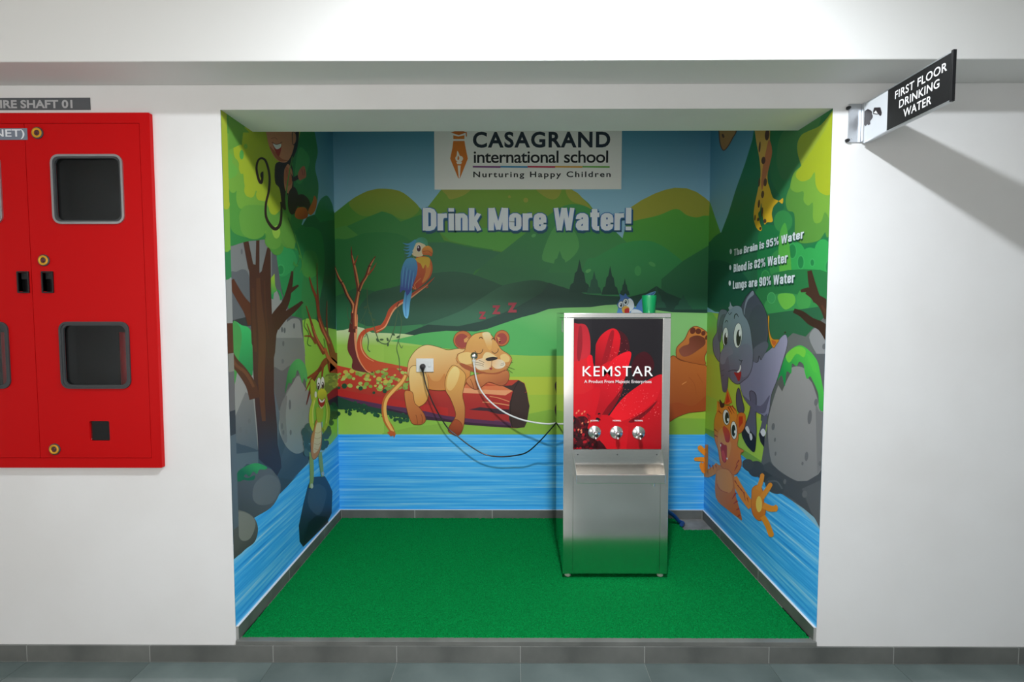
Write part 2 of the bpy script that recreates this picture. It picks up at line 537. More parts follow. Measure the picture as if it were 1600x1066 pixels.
# ------------------------------------------------------------------ the room
WX = 4.6
CX0, CX1, CZ0, CZ1 = -2.835, -1.674, 0.861, 2.512      # fire cabinet outline
hole = [(XL, 0.0), (XR, 0.0), (XR, HT), (XL, HT)]
niche = [(CX0 + 0.02, CZ0 + 0.02), (CX1 - 0.02, CZ0 + 0.02), (CX1 - 0.02, CZ1 - 0.02), (CX0 + 0.02, CZ1 - 0.02)]
wall_front = struct(plate('wall_front', [[(-WX, ZF), (WX, ZF), (WX, ZC), (-WX, ZC)], hole, niche], 0.0, TH, M['wall']))
ZA = 3.20
struct(box('wall_back', (XL - 0.1, DP, ZF), (XR + 0.1, DP + 0.1, ZA), M['wall']))
struct(box('wall_left', (XL - 0.1, TH, ZF), (XL, DP, ZA), M['wall']))
struct(box('wall_right', (XR, TH, ZF), (XR + 0.1, DP, ZA), M['wall']))
struct(box('ceiling_alcove', (XL - 0.1, TH, ZA), (XR + 0.1, DP + 0.1, ZA + 0.1), M['soffit']))
struct(box('floor_alcove', (XL, 0.0, ZF), (XR, DP, 0.0), M['concrete']))
struct(box('ceiling_beam', (-WX, -0.236, 2.642), (WX, 0.0, ZC), M['soffit'], bev=0.004))
struct(box('ceiling', (-WX, -3.22, ZC), (WX, TH, ZC + 0.1), M['soffit']))
YO = -3.1
win = (-3.62, 0.45, 0.78, 2.75)          # wide window behind the camera; it shows in the steel
wo = struct(plate('wall_opposite', [[(-WX, ZF), (0.98, ZF), (0.98, 2.05), (1.85, 2.05), (1.85, ZF), (WX, ZF), (WX, ZC), (-WX, ZC)],
                                    [(win[0], win[1]), (win[2], win[1]), (win[2], win[3]), (win[0], win[3])]], YO - 0.12, YO, M['wall']))
w1 = thing('window_1', None, None, (-1.42, YO - 0.06, win[1]), kind='structure')
plate('window_frame', [[(win[0], win[1]), (win[2], win[1]), (win[2], win[3]), (win[0], win[3])]] + [[(a + 0.05, win[1] + 0.05), (a + 1.0, win[1] + 0.05), (a + 1.0, win[3] - 0.05), (a + 0.05, win[3] - 0.05)] for a in (win[0] + 1.115 * k for k in range(4))], YO - 0.09, YO - 0.05, M['alu'], w1)
for sx in (-1, 1):
    struct(box('wall_end', (sx * WX, YO - 0.12, ZF), (sx * (WX + 0.12), TH, ZC), M['wall']))
dr = thing('added_door_1', None, None, (1.41, YO - 0.06, ZF), kind='structure')  # invented door behind the camera, added for the cooler's steel reflections
box('added_door_leaf', (0.985, YO - 0.10, ZF + 0.005), (1.845, YO - 0.06, 2.045), M['door'], dr)
box('door_handle', (1.05, YO - 0.06, 0.92), (1.08, YO - 0.01, 1.08), M['alu'], dr, bev=0.004)

# corridor floor: grout bed with single tiles
fl = struct(box('floor', (-WX, -3.22, ZF - 0.1), (WX, 0.0, ZF - 0.003), M['grout']))
XJ = on(1006, 1033, 1, 0).x
tile_me = None
for i in range(-9, 7):
    for j in range(5):
        x0 = XJ + 0.6 * i; x1 = x0 + 0.6
        if x1 < -WX + 0.05 or x0 > WX - 0.05: continue
        y1 = -0.013 - 0.6 * j; y0 = y1 - 0.6
        if tile_me is None:
            t = box('floor_tile', (x0 + 0.001, y0 + 0.001, ZF - 0.003), (x1 - 0.001, y1 - 0.001, ZF), M['floor'], fl)
            tile_me = (t, x0, y0)
        else:
            copy_part(tile_me[0], (x0 - tile_me[1], y0 - tile_me[2], 0), fl)

# baseboards: each tile a piece, pale joints between them
bf = struct(box('baseboard_front', (-WX, -0.0122, ZF), (WX, 0.0, -0.020), M['grout']))
first = None
for i in range(-9, 7):
    x0 = XJ + 0.6 * i
    if first is None:
        first = (box('baseboard_tile', (x0 + 0.002, -0.013, ZF + 0.002), (x0 + 0.598, -0.004, -0.018), M['slate'], bf, bev=0.0005), x0)
    else:
        copy_part(first[0], (x0 - first[1], 0, 0), bf)
t1 = struct(box('trim_1', (XL + 0.002, -0.008, -0.019), (XR - 0.002, 0.035, 0.004), M['slate'], bev=0.002))
BH = 0.068


def baseboard(name, horizontal, a, b, joints, fixed, sg):
    """tiles along X (horizontal) or Y from a to b; fixed = wall coordinate, sg = inward direction"""
    def bx(n, p, q, t, z0, z1, m, par=None):
        lo, hi = sorted((fixed, fixed + sg * t))
        A, B = ((p, lo, z0), (q, hi, z1)) if horizontal else ((lo, p, z0), (hi, q, z1))
        return box(n, A, B, m, par, bev=0.0004 if par else 0)
    r = struct(bx(name, a, b, 0.0113, 0.0, BH - 0.002, M['grout']))
    ed = [a] + joints + [b]
    for p, q in zip(ed, ed[1:]):
        bx('baseboard_tile', p + 0.004, q - 0.004, 0.012, 0.001, BH, M['slate'], r)
    bx('sealant_line', a, b, 0.0125, BH + 0.0002, BH + 0.003, M['seal'], r)


baseboard('baseboard_back', True, XL + 0.0135, XR - 0.0135, [XL + 0.585 + 0.6 * k for k in range(4)], DP, -1)
baseboard('baseboard_left', False, 0.004, DP - 0.001, [0.597, 1.196], XL, 1)
baseboard('baseboard_right', False, 0.004, DP - 0.001, [0.60, 1.196], XR, -1)

# ------------------------------------------------------------------ ceiling lamp (above the frame, gives the light)
lamp = thing('ceiling_lamp', 'round surface-mounted ceiling lamp with lit diffuser above the alcove front', 'lamp', (LAMP_POS.x, LAMP_POS.y, ZC))
RB = 0.085
lathe('lamp_housing', (LAMP_POS.x, LAMP_POS.y, ZC), (0, 0, -1), [(0, 0), (0, RB + 0.012), (ZC - LAMP_POS.z - 0.001, RB + 0.012), (ZC - LAMP_POS.z - 0.001, RB + 0.001), (ZC - LAMP_POS.z - 0.006, RB), (ZC - LAMP_POS.z - 0.006, 0)], M['white'], lamp, 40)
glow = bpy.data.materials.new('lit_lamp_diffuser'); glow.use_nodes = True
nt = glow.node_tree; nt.nodes.clear(); em = nt.nodes.new('ShaderNodeEmission'); ou = nt.nodes.new('ShaderNodeOutputMaterial')
em.inputs[0].default_value = (0.93, 0.98, 1.04, 1); em.inputs[1].default_value = LAMP_POWER / (math.pi * RB ** 2)
nt.links.new(em.outputs[0], ou.inputs[0])
bm = bmesh.new(); bmesh.ops.create_circle(bm, cap_ends=True, segments=24, radius=RB, matrix=Matrix.Translation(LAMP_POS))
from_bm('diffuser', bm, glow, lamp)

# ------------------------------------------------------------------ green carpet with a rough pile
rng = random.Random(4)
X0, X1, Y0, Y1 = XL + 0.016, XR - 0.018, 0.02, DP - 0.014
nx, ny = 470, 255
cx = on(1068, 828, 2, 0.01)
V, Fc = [], []
for j in range(ny + 1):
    for i in range(nx + 1):
        x = X0 + (X1 - X0) * i / nx; y = Y0 + (Y1 - Y0) * j / ny
        edge = i in (0, nx) or j in (0, ny)
        V.append((x + (0 if edge else rng.uniform(-.002, .002)), y + (rng.uniform(-.002, .003) if j == 0 else 0), 0.001 if edge else 0.0085 + rng.uniform(-0.0028, 0.0028)))
keep = set()
for j in range(ny):
    for i in range(nx):
        k = j * (nx + 1) + i
        if V[k][0] > cx.x and V[k][1] > cx.y: continue
        Fc.append((k, k + 1, k + nx + 2, k + nx + 1))
me = bpy.data.meshes.new('carpet'); me.from_pydata(V, [], Fc)
tag(link('carpet', me, M['carpet']), 'bright green turf carpet covering the alcove floor', 'carpet')

# ------------------------------------------------------------------ red fire cabinet
fc = thing('fire_cabinet', 'red steel two-door fire cabinet with dark windows set in white wall', 'cabinet', ((CX0 + CX1) / 2, 0.0, CZ0))
DX0, DX1, DXM, DZ0, DZ1 = -2.787, -1.7215, -2.252, 0.907, 2.465
plate('cabinet_frame', [rrect(CX0, CZ0, CX1, CZ1, 0.004), [(DX0, DZ0), (DX1, DZ0), (DX1, DZ1), (DX0, DZ1)]], -0.022, 0.0, M['red'], fc)
bm = bmesh.new()
add_box(bm, (CX0 + 0.024, 0.22, CZ0 + 0.024), (CX1 - 0.024, 0.23, CZ1 - 0.024))
for a, b in (((CX0 + 0.024, 0.0, CZ0 + 0.024), (CX0 + 0.03, 0.22, CZ1 - 0.024)), ((CX1 - 0.03, 0.0, CZ0 + 0.024), (CX1 - 0.024, 0.22, CZ1 - 0.024)),
             ((CX0 + 0.03, 0.0, CZ0 + 0.024), (CX1 - 0.03, 0.22, CZ0 + 0.03)), ((CX0 + 0.03, 0.0, CZ1 - 0.03), (CX1 - 0.03, 0.22, CZ1 - 0.024))):
    add_box(bm, a, b)
from_bm('cabinet_body', bm, M['dark'], fc)
for x in (-1.93, -2.52):
    tube('standpipe', [(x, 0.15, CZ0 + 0.05), (x, 0.15, 1.25), (x, 0.15, 1.5)], 0.04, M['red_in'], fc, 14)


def wrect(x0, y0, x1, y1):
    a, b = on(x0, y1, 1, -0.02), on(x1, y0, 1, -0.02)
    return (a.x, a.z, b.x, b.z)


UW = wrect(88, 245, 189, 347); LW = wrect(101, 506, 199, 604); SW = wrect(141, 658, 171, 689)
for side in (1, -1):
    def X(x): return x if side == 1 else 2 * DXM - x
    x0, x1 = (DXM + 0.0012, DX1 - 0.002) if side == 1 else (DX0 + 0.002, DXM - 0.0012)
    loops = [rrect(x0, DZ0 + 0.002, x1, DZ1 - 0.002, 0.002, 2)]
    wins = []
    for (a, b, c, d), r in ((UW, 0.028), (LW, 0.028), (SW, 0.008)):
        if side == -1: a, c = X(c), X(a)
        wins.append((a, b, c, d, r)); loops.append(rrect(a, b, c, d, r))
    HW = wrect(69, 426, 82, 456) if side == 1 else wrect(31, 426, 44, 456)
    loops.append(rrect(*HW, 0.002, 2))
    door = plate('cabinet_door', loops, -0.0215, -0.004, M['red'], fc)
    for k, (a, b, c, d, r) in enumerate(wins):
        g = 0.010 if k < 2 else 0.003
        plate('window_glass', [rrect(a + 0.001, b + 0.001, c - 0.001, d - 0.001, r)], -0.013, -0.010, M['glass'], door)
        if k < 2:
            plate('window_gasket', [rrect(a - g, b - g, c + g, d + g, r + g), rrect(a, b, c, d, r)], -0.029, -0.0216, M['chrome_trim'] if k == 0 else M['gasket'], door)
            plate('gasket_lip', [rrect(a + 0.0, b + 0.0, c, d, r), rrect(a + 0.008, b + 0.008, c - 0.008, d - 0.008, r)], -0.026, -0.016, M['gasket'], door)
    a, b, c, d = HW
    bm = bmesh.new()
    add_plate(bm, [rrect(a - 0.006, b - 0.006, c + 0.006, d + 0.006, 0.004, 2), rrect(a, b, c, d, 0.002, 2)], -0.027, -0.0216)
    add_box(bm, (a, 0.012, b), (c, 0.014, d))
    for p, q in (((a - 0.002, -0.022, b), (a, 0.012, d)), ((c, -0.022, b), (c + 0.002, 0.012, d))):
        add_box(bm, p, q)
    add_box(bm, (a + 0.003, -0.012, d - 0.03), (c - 0.003, -0.002, d))
    from_bm('door_handle', bm, M['black'], door)
    if side == 1:
        for (px, py) in ((59, 208), (69, 407), (86, 702)):
            p = on(px, py, 1, -0.022); p.y = -0.022
            lk = lathe('door_lock', p, (0, -1, 0), [(0, 0.027), (0.004, 0.027), (0.006, 0.024), (0.006, 0.0235), (0.004, 0.0)], M['gasket'], door)
            lathe('lock_ring', p, (0, -1, 0), [(0.004, 0.0235), (0.008, 0.022), (0.009, 0.019), (0.007, 0.0135), (0.003, 0.013)], M['brass'], door)
            lathe('lock_core', p, (0, -1, 0), [(0.0045, 0.015), (0.006, 0.011), (0.003, 0.008), (0.007, 0.005), (0.007, 0.0)], M['lockred'], door)
    else:
        a, b = on(-95, 219, 1, -0.022), on(42.5, 200.5, 1, -0.022)
        pn = box('name_plate', (a.x, -0.0235, a.z), (b.x, -0.0216, b.z), M['platelight'], door)
        pl = Plane('Y', -0.0235, 1, (-9, -9, 9, 9), 0.0004)
        Print(pl).text('(CABINET)', (-66, 217.5), (38, 202), '#e4e6ea', 0.012).build('plate_lettering', pn, M['ink'])
# the strip above it
a, b = on(-60, 172.5, 1, 0), on(141, 153, 1, 0)
fs = thing('fire_shaft_sign', 'dark grey strip sign reading FIRE SHAFT 01 above red cabinet', 'sign', ((a.x + b.x) / 2, 0, a.z))
box('sign_plate', (a.x, -0.003, a.z), (b.x, 0.0, b.z), M['plategrey'], fs)
Print(Plane('Y', -0.003, 1, (-9, -9, 9, 9), 0.0004)).text('FIRE SHAFT 01', (-9, 169.5), (113, 156), '#b9bbbc', 0.03).build('lettering', fs, M['ink'])

# ------------------------------------------------------------------ projecting direction sign
SX, SZ0, SZ1, SY = 1.592, 2.372, 2.542, -0.508
ds = thing('direction_sign', 'black and white projecting sign for first floor drinking water', 'sign', (SX, 0, SZ0))
bm = bmesh.new()
add_box(bm, (SX - 0.062, -0.006, SZ0 + 0.004), (SX + 0.03, 0.0, SZ1 + 0.008), 0.001)
add_box(bm, (SX - 0.005, -0.024, SZ0 + 0.004), (SX + 0.016, -0.006, SZ1 + 0.008), 0.003)
from_bm('wall_bracket', bm, M['alu'], ds)
scr = None
for z in (SZ0 + 0.012, SZ1 - 0.012):
    p = (SX - 0.066, -0.003, z)
    s = lathe('bracket_screw', (SX - 0.067, -0.007, z), (0.3, -1, 0), [(-0.004, 0.008), (0.006, 0.008), (0.012, 0.005), (0.012, 0)], M['black'], ds, 12)
lathe('bracket_screw', (SX - 0.045, -0.006, SZ0 + 0.022), (0, -1, 0), [(0, 0.004), (0.002, 0.003), (0.002, 0)], M['chrome'], ds, 10)
pan = box('sign_panel', (SX, SY, SZ0), (SX + 0.012, -0.02, SZ1), M['signwhite'], ds)
for z in (SZ0 - 0.005, SZ1):
    box('edge_rail', (SX - 0.002, SY, z), (SX + 0.014, -0.02, z + 0.005), M['alu'], ds)
box('end_cap', (SX - 0.002, SY - 0.010, SZ0 - 0.006), (SX + 0.011, SY, SZ1 + 0.008), M['black'], ds, bev=0.001)
pl = Plane('X', SX, -1, (0.02, SZ0, -SY, SZ1), 0.0004)
H1 = (1300, 60, 5.33)
ys = -on(1387, 165, 0, SX).y
f = Print(pl, H1); f.uvpoly([(ys, SZ0), (-SY, SZ0), (-SY, SZ1), (ys, SZ1)], '#161617'); f.build('black_field', pan, M['ink'])
for s_, xa, xb, va, vb in (('FIRST FLOOR', 1399, 1478.5, .13, .325), ('DRINKING', 1406, 1467.5, .405, .60), ('WATER', 1413, 1456, .68, .875)):
    f = Print(pl); hh = SZ1 - SZ0
    f.uvtext(s_, -on(xa, 140, 0, SX).y, SZ1 - vb * hh, -on(xb, 140, 0, SX).y, SZ1 - va * hh, '#eeeeee', 0.012, 1.06)
    f.build('lettering', pan, M['ink'])
f = Print(pl, H1)
f.p('243,722 262,690 250,660 262,622 282,598 300,588 325,600 335,612 333,630 340,640 340,658 332,672 318,690 320,715 300,724 296,714 280,732 270,720', '#241c20', sm=0)
f.p('343,604 352,576 404,574 416,620 412,640 402,648 388,632 372,634 343,630', '#241c20', sm=0)
f.p('348,622 366,600 382,628', '#e9e9ea', sm=0)
f.build('drinking_pictogram', pan, M['ink'], 'black pictogram of a drinking head and a hand with a cup')

# ------------------------------------------------------------------ water cooler
KX0, KX1, KY0, KY1, KT = 0.286, 0.908, 0.60, 1.15, 1.592
wc = thing('water_cooler', 'stainless steel water cooler with red flower panel and three taps', 'water cooler', ((KX0 + KX1) / 2, (KY0 + KY1) / 2, 0.0116))


def kz(y, x=960, Y=KY0): return on(x, y, 1, Y).z
def kx(x, y, Y=KY0): return on(x, y, 1, Y).x


KB = kz(897)
PX0, PX1, PZ0, PZ1 = kx(896.5, 600), kx(1034.5, 600), kz(702), kz(498.5)
box('cabinet_body', (KX0 + 0.001, KY0 + 0.012, KB + 0.002), (KX1 - 0.001, KY1, PZ1 + 0.004), M['mirror'], wc)
box('top_cover', (KX0, KY0 - 0.002, PZ1 + 0.006), (KX1, KY1, KT), M['steel'], wc, bev=0.003)
box('frame_post', (KX0, KY0, KB), (PX0 - 0.0008, KY0 + 0.012, PZ1 + 0.0045), M['steel'], wc, bev=0.0015)
box('frame_post', (PX1 + 0.0008, KY0, KB), (KX1, KY0 + 0.012, PZ1 + 0.0045), M['steel'], wc, bev=0.0015)
fp = box('front_panel', (PX0, KY0 + 0.002, PZ0), (PX1, KY0 + 0.012, PZ1), M['black'], wc)
box('lower_panel', (PX0, KY0 + 0.003, KB), (PX1, KY0 + 0.012, PZ0 - 0.001), M['steel'], wc, bev=0.001)
# drip tray: back plate, two sloping cheeks, floor and lip
YT = KY0 - 0.115
tzb, tzf, tz0 = PZ0 - 0.002, kz(742, 970, YT), kz(754, 970, YT)
tx0, tx1 = kx(900.5, 746, YT), kx(1039.5, 746, YT)
bx0, bx1 = PX0 - 0.004, PX1 + 0.004
bm = bmesh.new()


def quadprism(bm, q, n):
    n = Vector(n); a = [bm.verts.new(Vector(p)) for p in q]; b = [bm.verts.new(Vector(p) + n) for p in q]
    bm.faces.new(a); bm.faces.new(b[::-1])
    for i in range(len(q)):
        j = (i + 1) % len(q); bm.faces.new((a[i], a[j], b[j], b[i]))


quadprism(bm, [(bx0, KY0, tz0), (bx1, KY0, tz0), (bx1, KY0, tzb), (bx0, KY0, tzb)], (0, -0.002, 0))
quadprism(bm, [(bx0, KY0 - .002, tz0), (tx0, YT, tz0), (tx0, YT, tzf), (bx0, KY0 - .002, tzb)], (0.002, 0, 0))
quadprism(bm, [(bx1, KY0 - .002, tz0), (tx1, YT, tz0), (tx1, YT, tzf), (bx1, KY0 - .002, tzb)], (-0.002, 0, 0))
quadprism(bm, [(bx0, KY0, tz0), (bx1, KY0, tz0), (tx1, YT, tz0), (tx0, YT, tz0)], (0, 0, 0.002))
tray = from_bm('drip_tray', bm, M['steel'], wc)
box('tray_lip', (tx0, YT - 0.004, tz0 - 0.006), (tx1, YT + 0.006, tzf), M['steel'], tray, bev=0.002)
for x in (bx0 + 0.03, (bx0 + bx1) / 2, bx1 - 0.03):
    lathe('tray_screw', (x, KY0 - 0.002, tzb - 0.03), (0, -1, 0), [(0, 0.004), (0.002, 0.003), (0.002, 0)], M['gasket'], tray, 8)
dx = kx(1021, 760, KY0 - 0.05)
lathe('drain_pipe', (dx, KY0 - 0.05, tz0 - 0.001), (0, 0, -1), [(0, 0.013), (0.01, 0.013), (0.012, 0.009), (0.04, 0.009), (0.04, 0.006), (0.02, 0.006)], M['steel'], tray, 16)
# three taps
tap0 = None
for px, py in ((929, 675.5), (963.2, 675.8), (997.8, 676.2)):
    p = on(px, py, 1, KY0); p.y = KY0
    fl_ = lathe('tap', p, (0, -1, 0), [(0, 0.0), (0, 0.037), (0.003, 0.038), (0.007, 0.034), (0.010, 0.022), (0.016, 0.015), (0.016, 0.0)], M['chrome'], wc, 28)
    bm = bmesh.new()
    add_lathe(bm, p, (0.05, -1, -0.12), [(0.010, 0.0), (0.010, 0.012), (0.040, 0.010), (0.044, 0.013), (0.052, 0.013), (0.056, 0.009), (0.056, 0.0)], 16)
    add_lathe(bm, p + Vector((0.002, -0.034, -0.006)), (0, -0.25, -1), [(0, 0.0), (0, 0.008), (0.026, 0.008), (0.026, 0.006), (0.01, 0.005)], 12)
    from_bm('tap_spout', bm, M['chrome'], fl_, smooth=True)
    lathe('tap_button', p + Vector((0.0028, -0.056, -0.0067)), (0.05, -1, -0.12), [(0, 0.0085), (0.008, 0.0085), (0.010, 0.006), (0.010, 0)], M['black'], fl_, 14)
for x in (KX0 + 0.018, KX1 - 0.048):
    for y in (KY0 + 0.02, KY1 - 0.05):
        lg = box('leg', (x, y, 0.028), (x + 0.03, y + 0.03, KB + 0.01), M['steel'], wc)
        lathe('rubber_foot', (x + 0.015, y + 0.015, 0.0116), (0, 0, 1), [(0, 0), (0, 0.017), (0.004, 0.019), (0.018, 0.017), (0.022, 0.012), (0.022, 0)], M['rubber'], lg, 16)
a = on(878, 519, 0, KX0); b = on(882, 501, 0, KX0)
box('side_sticker', (KX0 + 0.0002, 0.68, a.z), (KX0 + 0.001, 0.76, b.z), M['white'], wc)
# printed flower on the front panel
G4 = (850, 440, 4.845); G5 = (850, 620, 3.554)
pl = Plane('Y', KY0 + 0.002, 1, (PX0, PZ0, PX1, PZ1), 0.0003, 0.00003)
f = Print(pl, G4)
f.uvpoly([(PX0, PZ0), (PX1, PZ0), (PX1, PZ1), (PX0, PZ1)], '#1e1b1f')
rd, rd2, dk, mid = '#c8101e', '#e01424', '#5a0a14', '#8f0d1a'
f.p('540,380 600,390 640,450 645,560 600,700 540,760 500,600', '#3f0f16')
f.p('660,660 690,570 760,530 820,580 830,660 760,740 690,740', '#3d0d15')
f.p('200,340 260,320 315,330 345,400 352,500 345,600 330,720 225,760 200,600', '#a81a26', '#c02430', '280,330 280,640')
f.p('215,640 270,600 330,575 362,590 385,680 392,800 380,900 300,960 215,960', '#cc1a22')
f.p('325,600 335,562 356,556 368,580 372,680 350,720', rd2)
f.p('262,360 285,345 290,480 270,600 250,560', '#8a1420')
f.p('390,520 400,460 440,400 500,360 545,362 575,410 575,480 555,560 500,640 440,720 390,760', rd, mid, '540,420 400,640')
f.p('500,390 530,375 520,460 480,600 420,680 450,560', mid)
f.p('370,700 430,640 520,600 520,700 460,790 380,820', rd)
f.p('400,760 460,680 520,590 600,540 650,530 660,560 640,640 610,740 570,850 480,960 380,1066 300,1000', rd2, '#b00f1c', '600,560 420,940')
f.p('225,880 300,850 420,800 400,960 340,1100 225,1150', rd)
f.p('470,1066 520,980 600,880 700,800 800,740 895,705 895,810 850,890 760,970 640,1040 560,1090 480,1150', rd, '#e01622', '860,730 560,1060')
f.p('560,1090 640,1040 760,970 850,890 895,820 895,1290 640,1290', '#c00e1a', '#9a0b16', '700,1000 895,1250')
f.p('470,960 520,900 600,800 560,900 470,1030 380,1110', '#7d0b16')
f.p('640,1060 760,985 860,900 800,980 700,1060', '#6f0a14')
f.p('225,1000 330,1010 480,1010 640,1100 620,1290 225,1290', '#c4101c', sm=0)
f.p('225,1060 300,1020 340,1060 330,1130 400,1180 470,1290 225,1290', '#3a0b12')
for k in range(70):
    r = random.Random(k); x, y = 228 + r.random() ** 1.5 * 200, 1000 + r.random() * 285
    f.e(x, y, 5 + r.random() * 8, 7 + r.random() * 10, r.choice(['#7a0d18', '#2a0a10', '#a81522', '#1c0a0e', '#5a0c16']), r.random() * 180)
for k in range(10):
    r = random.Random(k + 90); f.e(235 + r.random() * 130, 960 + r.random() * 200, 6, 9, '#e07a5a', 30)
for k in range(130):
    r = random.Random(k + 500); t = r.random()
    if t < 0.6: x, y = 560 + r.random() * 310, 800 + r.random() * 240
    else: x, y = 470 + r.random() * 160, 420 + r.random() * 450
    q = 1.2 + 2.0 * r.random(); f.e(x, y, q, q, '#e8686c')
f.build('printed_flower', fp, M['gloss_ink'], 'glossy print of red petals on black')
Print(pl, G4).text('KEMSTAR', (291, 717), (824, 640), '#f0ecec', 0.004, 1.12).build('brand_lettering', fp, M['gloss_ink'])
Print(pl, G4).text('A Product From Majestic Enterprises', (303, 776), (812, 744), '#e8dcdc', 0.01).build('tagline_lettering', fp, M['gloss_ink'])
for x in (350, 519, 685):
    Print(pl, G4).text('NORMAL', (x, 1057), (x + 63, 1046), '#f0dada', 0.03).build('tap_label', fp, M['gloss_ink'])

# ------------------------------------------------------------------ things on and around the cooler
c = on(1014, 489, 1, 0.86)
CZ = KT
lathe('cup', (c.x, 0.86, CZ), (0, 0, 1), [(0, 0), (0, 0.036), (0.003, 0.038), (0.108, 0.0455), (0.110, 0.0445), (0.108, 0.043), (0.006, 0.0355), (0.006, 0)], M['cup'], None, 32, base=(c.x, 0.86, CZ))
tag(bpy.data.objects['cup'], 'green plastic cup standing on top of the steel water cooler', 'cup')
# socket plate, plug and its cord
a, b = on(651, 581, 1, DP), on(678, 560, 1, DP)
so = thing('wall_socket', 'white power socket plate with switch on the lion print', 'socket', ((a.x + b.x) / 2, DP, a.z))
box('face_plate', (a.x, DP - 0.020, a.z), (b.x, DP - 0.011, b.z), M['white'], so, bev=0.003)
box('back_box', (a.x + 0.008, DP - 0.011, a.z + 0.008), (b.x - 0.008, DP, b.z - 0.008), M['white'], so)
sw = on(671, 569, 1, DP - 0.02)
box('switch_rocker', (sw.x - 0.011, DP - 0.025, sw.z - 0.022), (sw.x + 0.011, DP - 0.0195, sw.z + 0.022), M['white'], so, bev=0.003)
box('socket_insert', (a.x + 0.012, DP - 0.022, a.z + 0.014), (sw.x - 0.018, DP - 0.0195, b.z - 0.014), M['white'], so, bev=0.002)
p = on(660.5, 573, 1, DP - 0.03); p.y = DP - 0.022
pc = thing('power_cord', 'black plug and cord hanging from the socket to the cooler', 'cord', (p.x, DP - 0.03, p.z - 0.4))
bm = bmesh.new(); add_lathe(bm, p, (0, -1, 0), [(0, 0), (0, 0.021), (0.02, 0.022), (0.034, 0.016), (0.038, 0.0)], 20)
add_lathe(bm, p + Vector((0, -0.022, -0.008)), (0.1, -0.1, -1), [(0, 0.014), (0.016, 0.011), (0.034, 0.006), (0.034, 0)], 14)
from_bm('plug', bm, M['black'], pc, smooth=True)
path = [(660.8, 580, 1.535), (664, 596, 1.52), (669, 612, 1.505), (680, 637, 1.49), (698, 667, 1.475), (715, 682, 1.465), (735, 697.5, 1.455), (757, 710, 1.45), (780, 713.8, 1.44), (805, 712, 1.43), (824, 706.5, 1.40), (843, 690, 1.33), (862, 669, 1.20), (872, 657, 1.165)]
tube('cord', [on(x, y, 1, Y) for x, y, Y in path], 0.005, M['black'], pc, 8)
# angle valve and white hose
p = on(741, 556, 1, DP); p.y = DP
wh = thing('supply_valve', 'round chrome water valve on the lion print cheek', 'valve', p)
lathe('valve_flange', p, (0, -1, 0), [(0, 0), (0, 0.031), (0.006, 0.031), (0.012, 0.027), (0.018, 0.018), (0.04, 0.016), (0.042, 0.013), (0.042, 0)], M['chrome'], wh, 24)
lathe('valve_outlet', p + Vector((0, -0.028, -0.008)), (0, 0, -1), [(0, 0.010), (0.022, 0.010), (0.022, 0)], M['chrome'], wh, 14)
hz = thing('water_hose', 'white hose curving from chrome valve to the cooler', 'hose', p + Vector((0, -0.03, -0.4)))
lathe('hose_nut', p + Vector((0, -0.028, -0.026)), (0, 0, -1), [(0, 0), (0, 0.014), (0.016, 0.014), (0.018, 0.009), (0.04, 0.008), (0.04, 0)], M['white'], hz, 8, smooth=False)
q = p + Vector((0, -0.028, -0.06))
path = [(743.5, 588, 1.525), (748.5, 604, 1.52), (757, 618, 1.505), (772, 633, 1.48), (792, 646.5, 1.45), (815, 655.8, 1.41), (838, 660.7, 1.38), (858, 662.5, 1.34), (876, 660, 1.30)]
tube('hose', [q] + [on(x, y, 1, Y) for x, y, Y in path], 0.0062, M['whitehose'], hz, 10)
# blue drain hose lying behind the cooler
pts = [(1032, 790, 1.34), (1043, 799, 1.37), (1053, 806, 1.40), (1061, 815, 1.42), (1067, 825, 1.43)]
P = [on(x, y, 1, Y) for x, y, Y in pts]
P[-1].z = max(P[-1].z, 0.016)
P.append(P[-1] + Vector((-0.03, -0.06, -0.002))); P[-1].z = 0.028
tag(tube('drain_hose', P, 0.0145, M['bluehose'], None, 12), 'blue rubber drain hose on the floor behind the cooler', 'hose')

# ------------------------------------------------------------------ the printed mural, drawn in flat ink layers on the three alcove walls
F3 = (330, 150, 5.076); F4 = (330, 340, 5.076); F5 = (330, 540, 5.076); F6 = (330, 740, 3.553)
F7 = (500, 180, 4.442); F8 = (660, 180, 4.706); G1 = (500, 360, 5.33); G2 = (500, 500, 5.33); G3 = (660, 490, 5.33)
G6 = (1020, 460, 3.553); G7 = (1040, 660, 2.961); G8 = (1080, 160, 3.44); H4 = (700, 300, 3.81); H5 = (500, 640, 4.0)
E3 = (1110, 450, 6.66); E4 = (1080, 590, 4.1); E5 = (440, 540, 4.44)
MZ0, MZ1 = BH + 0.0032, 3.15
INK = M['ink']


def blobs(f, fr, region, n, cols, r0, r1, seed, asp=0.8):
    r = random.Random(seed); P = [tuple(float(q) for q in t.split(',')) for t in region.split()]
    xs = [p[0] for p in P]; ys = [p[1] for p in P]; k = 0
    while k < n:
        x, y = r.uniform(min(xs), max(xs)), r.uniform(min(ys), max(ys)); ins = False
        for i in range(len(P)):
            (x1, y1), (x2, y2) = P[i - 1], P[i]
            if (y1 > y) != (y2 > y) and x < (x2 - x1) * (y - y1) / (y2 - y1) + x1: ins = not ins
        if ins:
            q = r.uniform(r0, r1); f.e(x, y, q, q * asp, r.choice(cols), r.uniform(-20, 20), fr=fr); k += 1


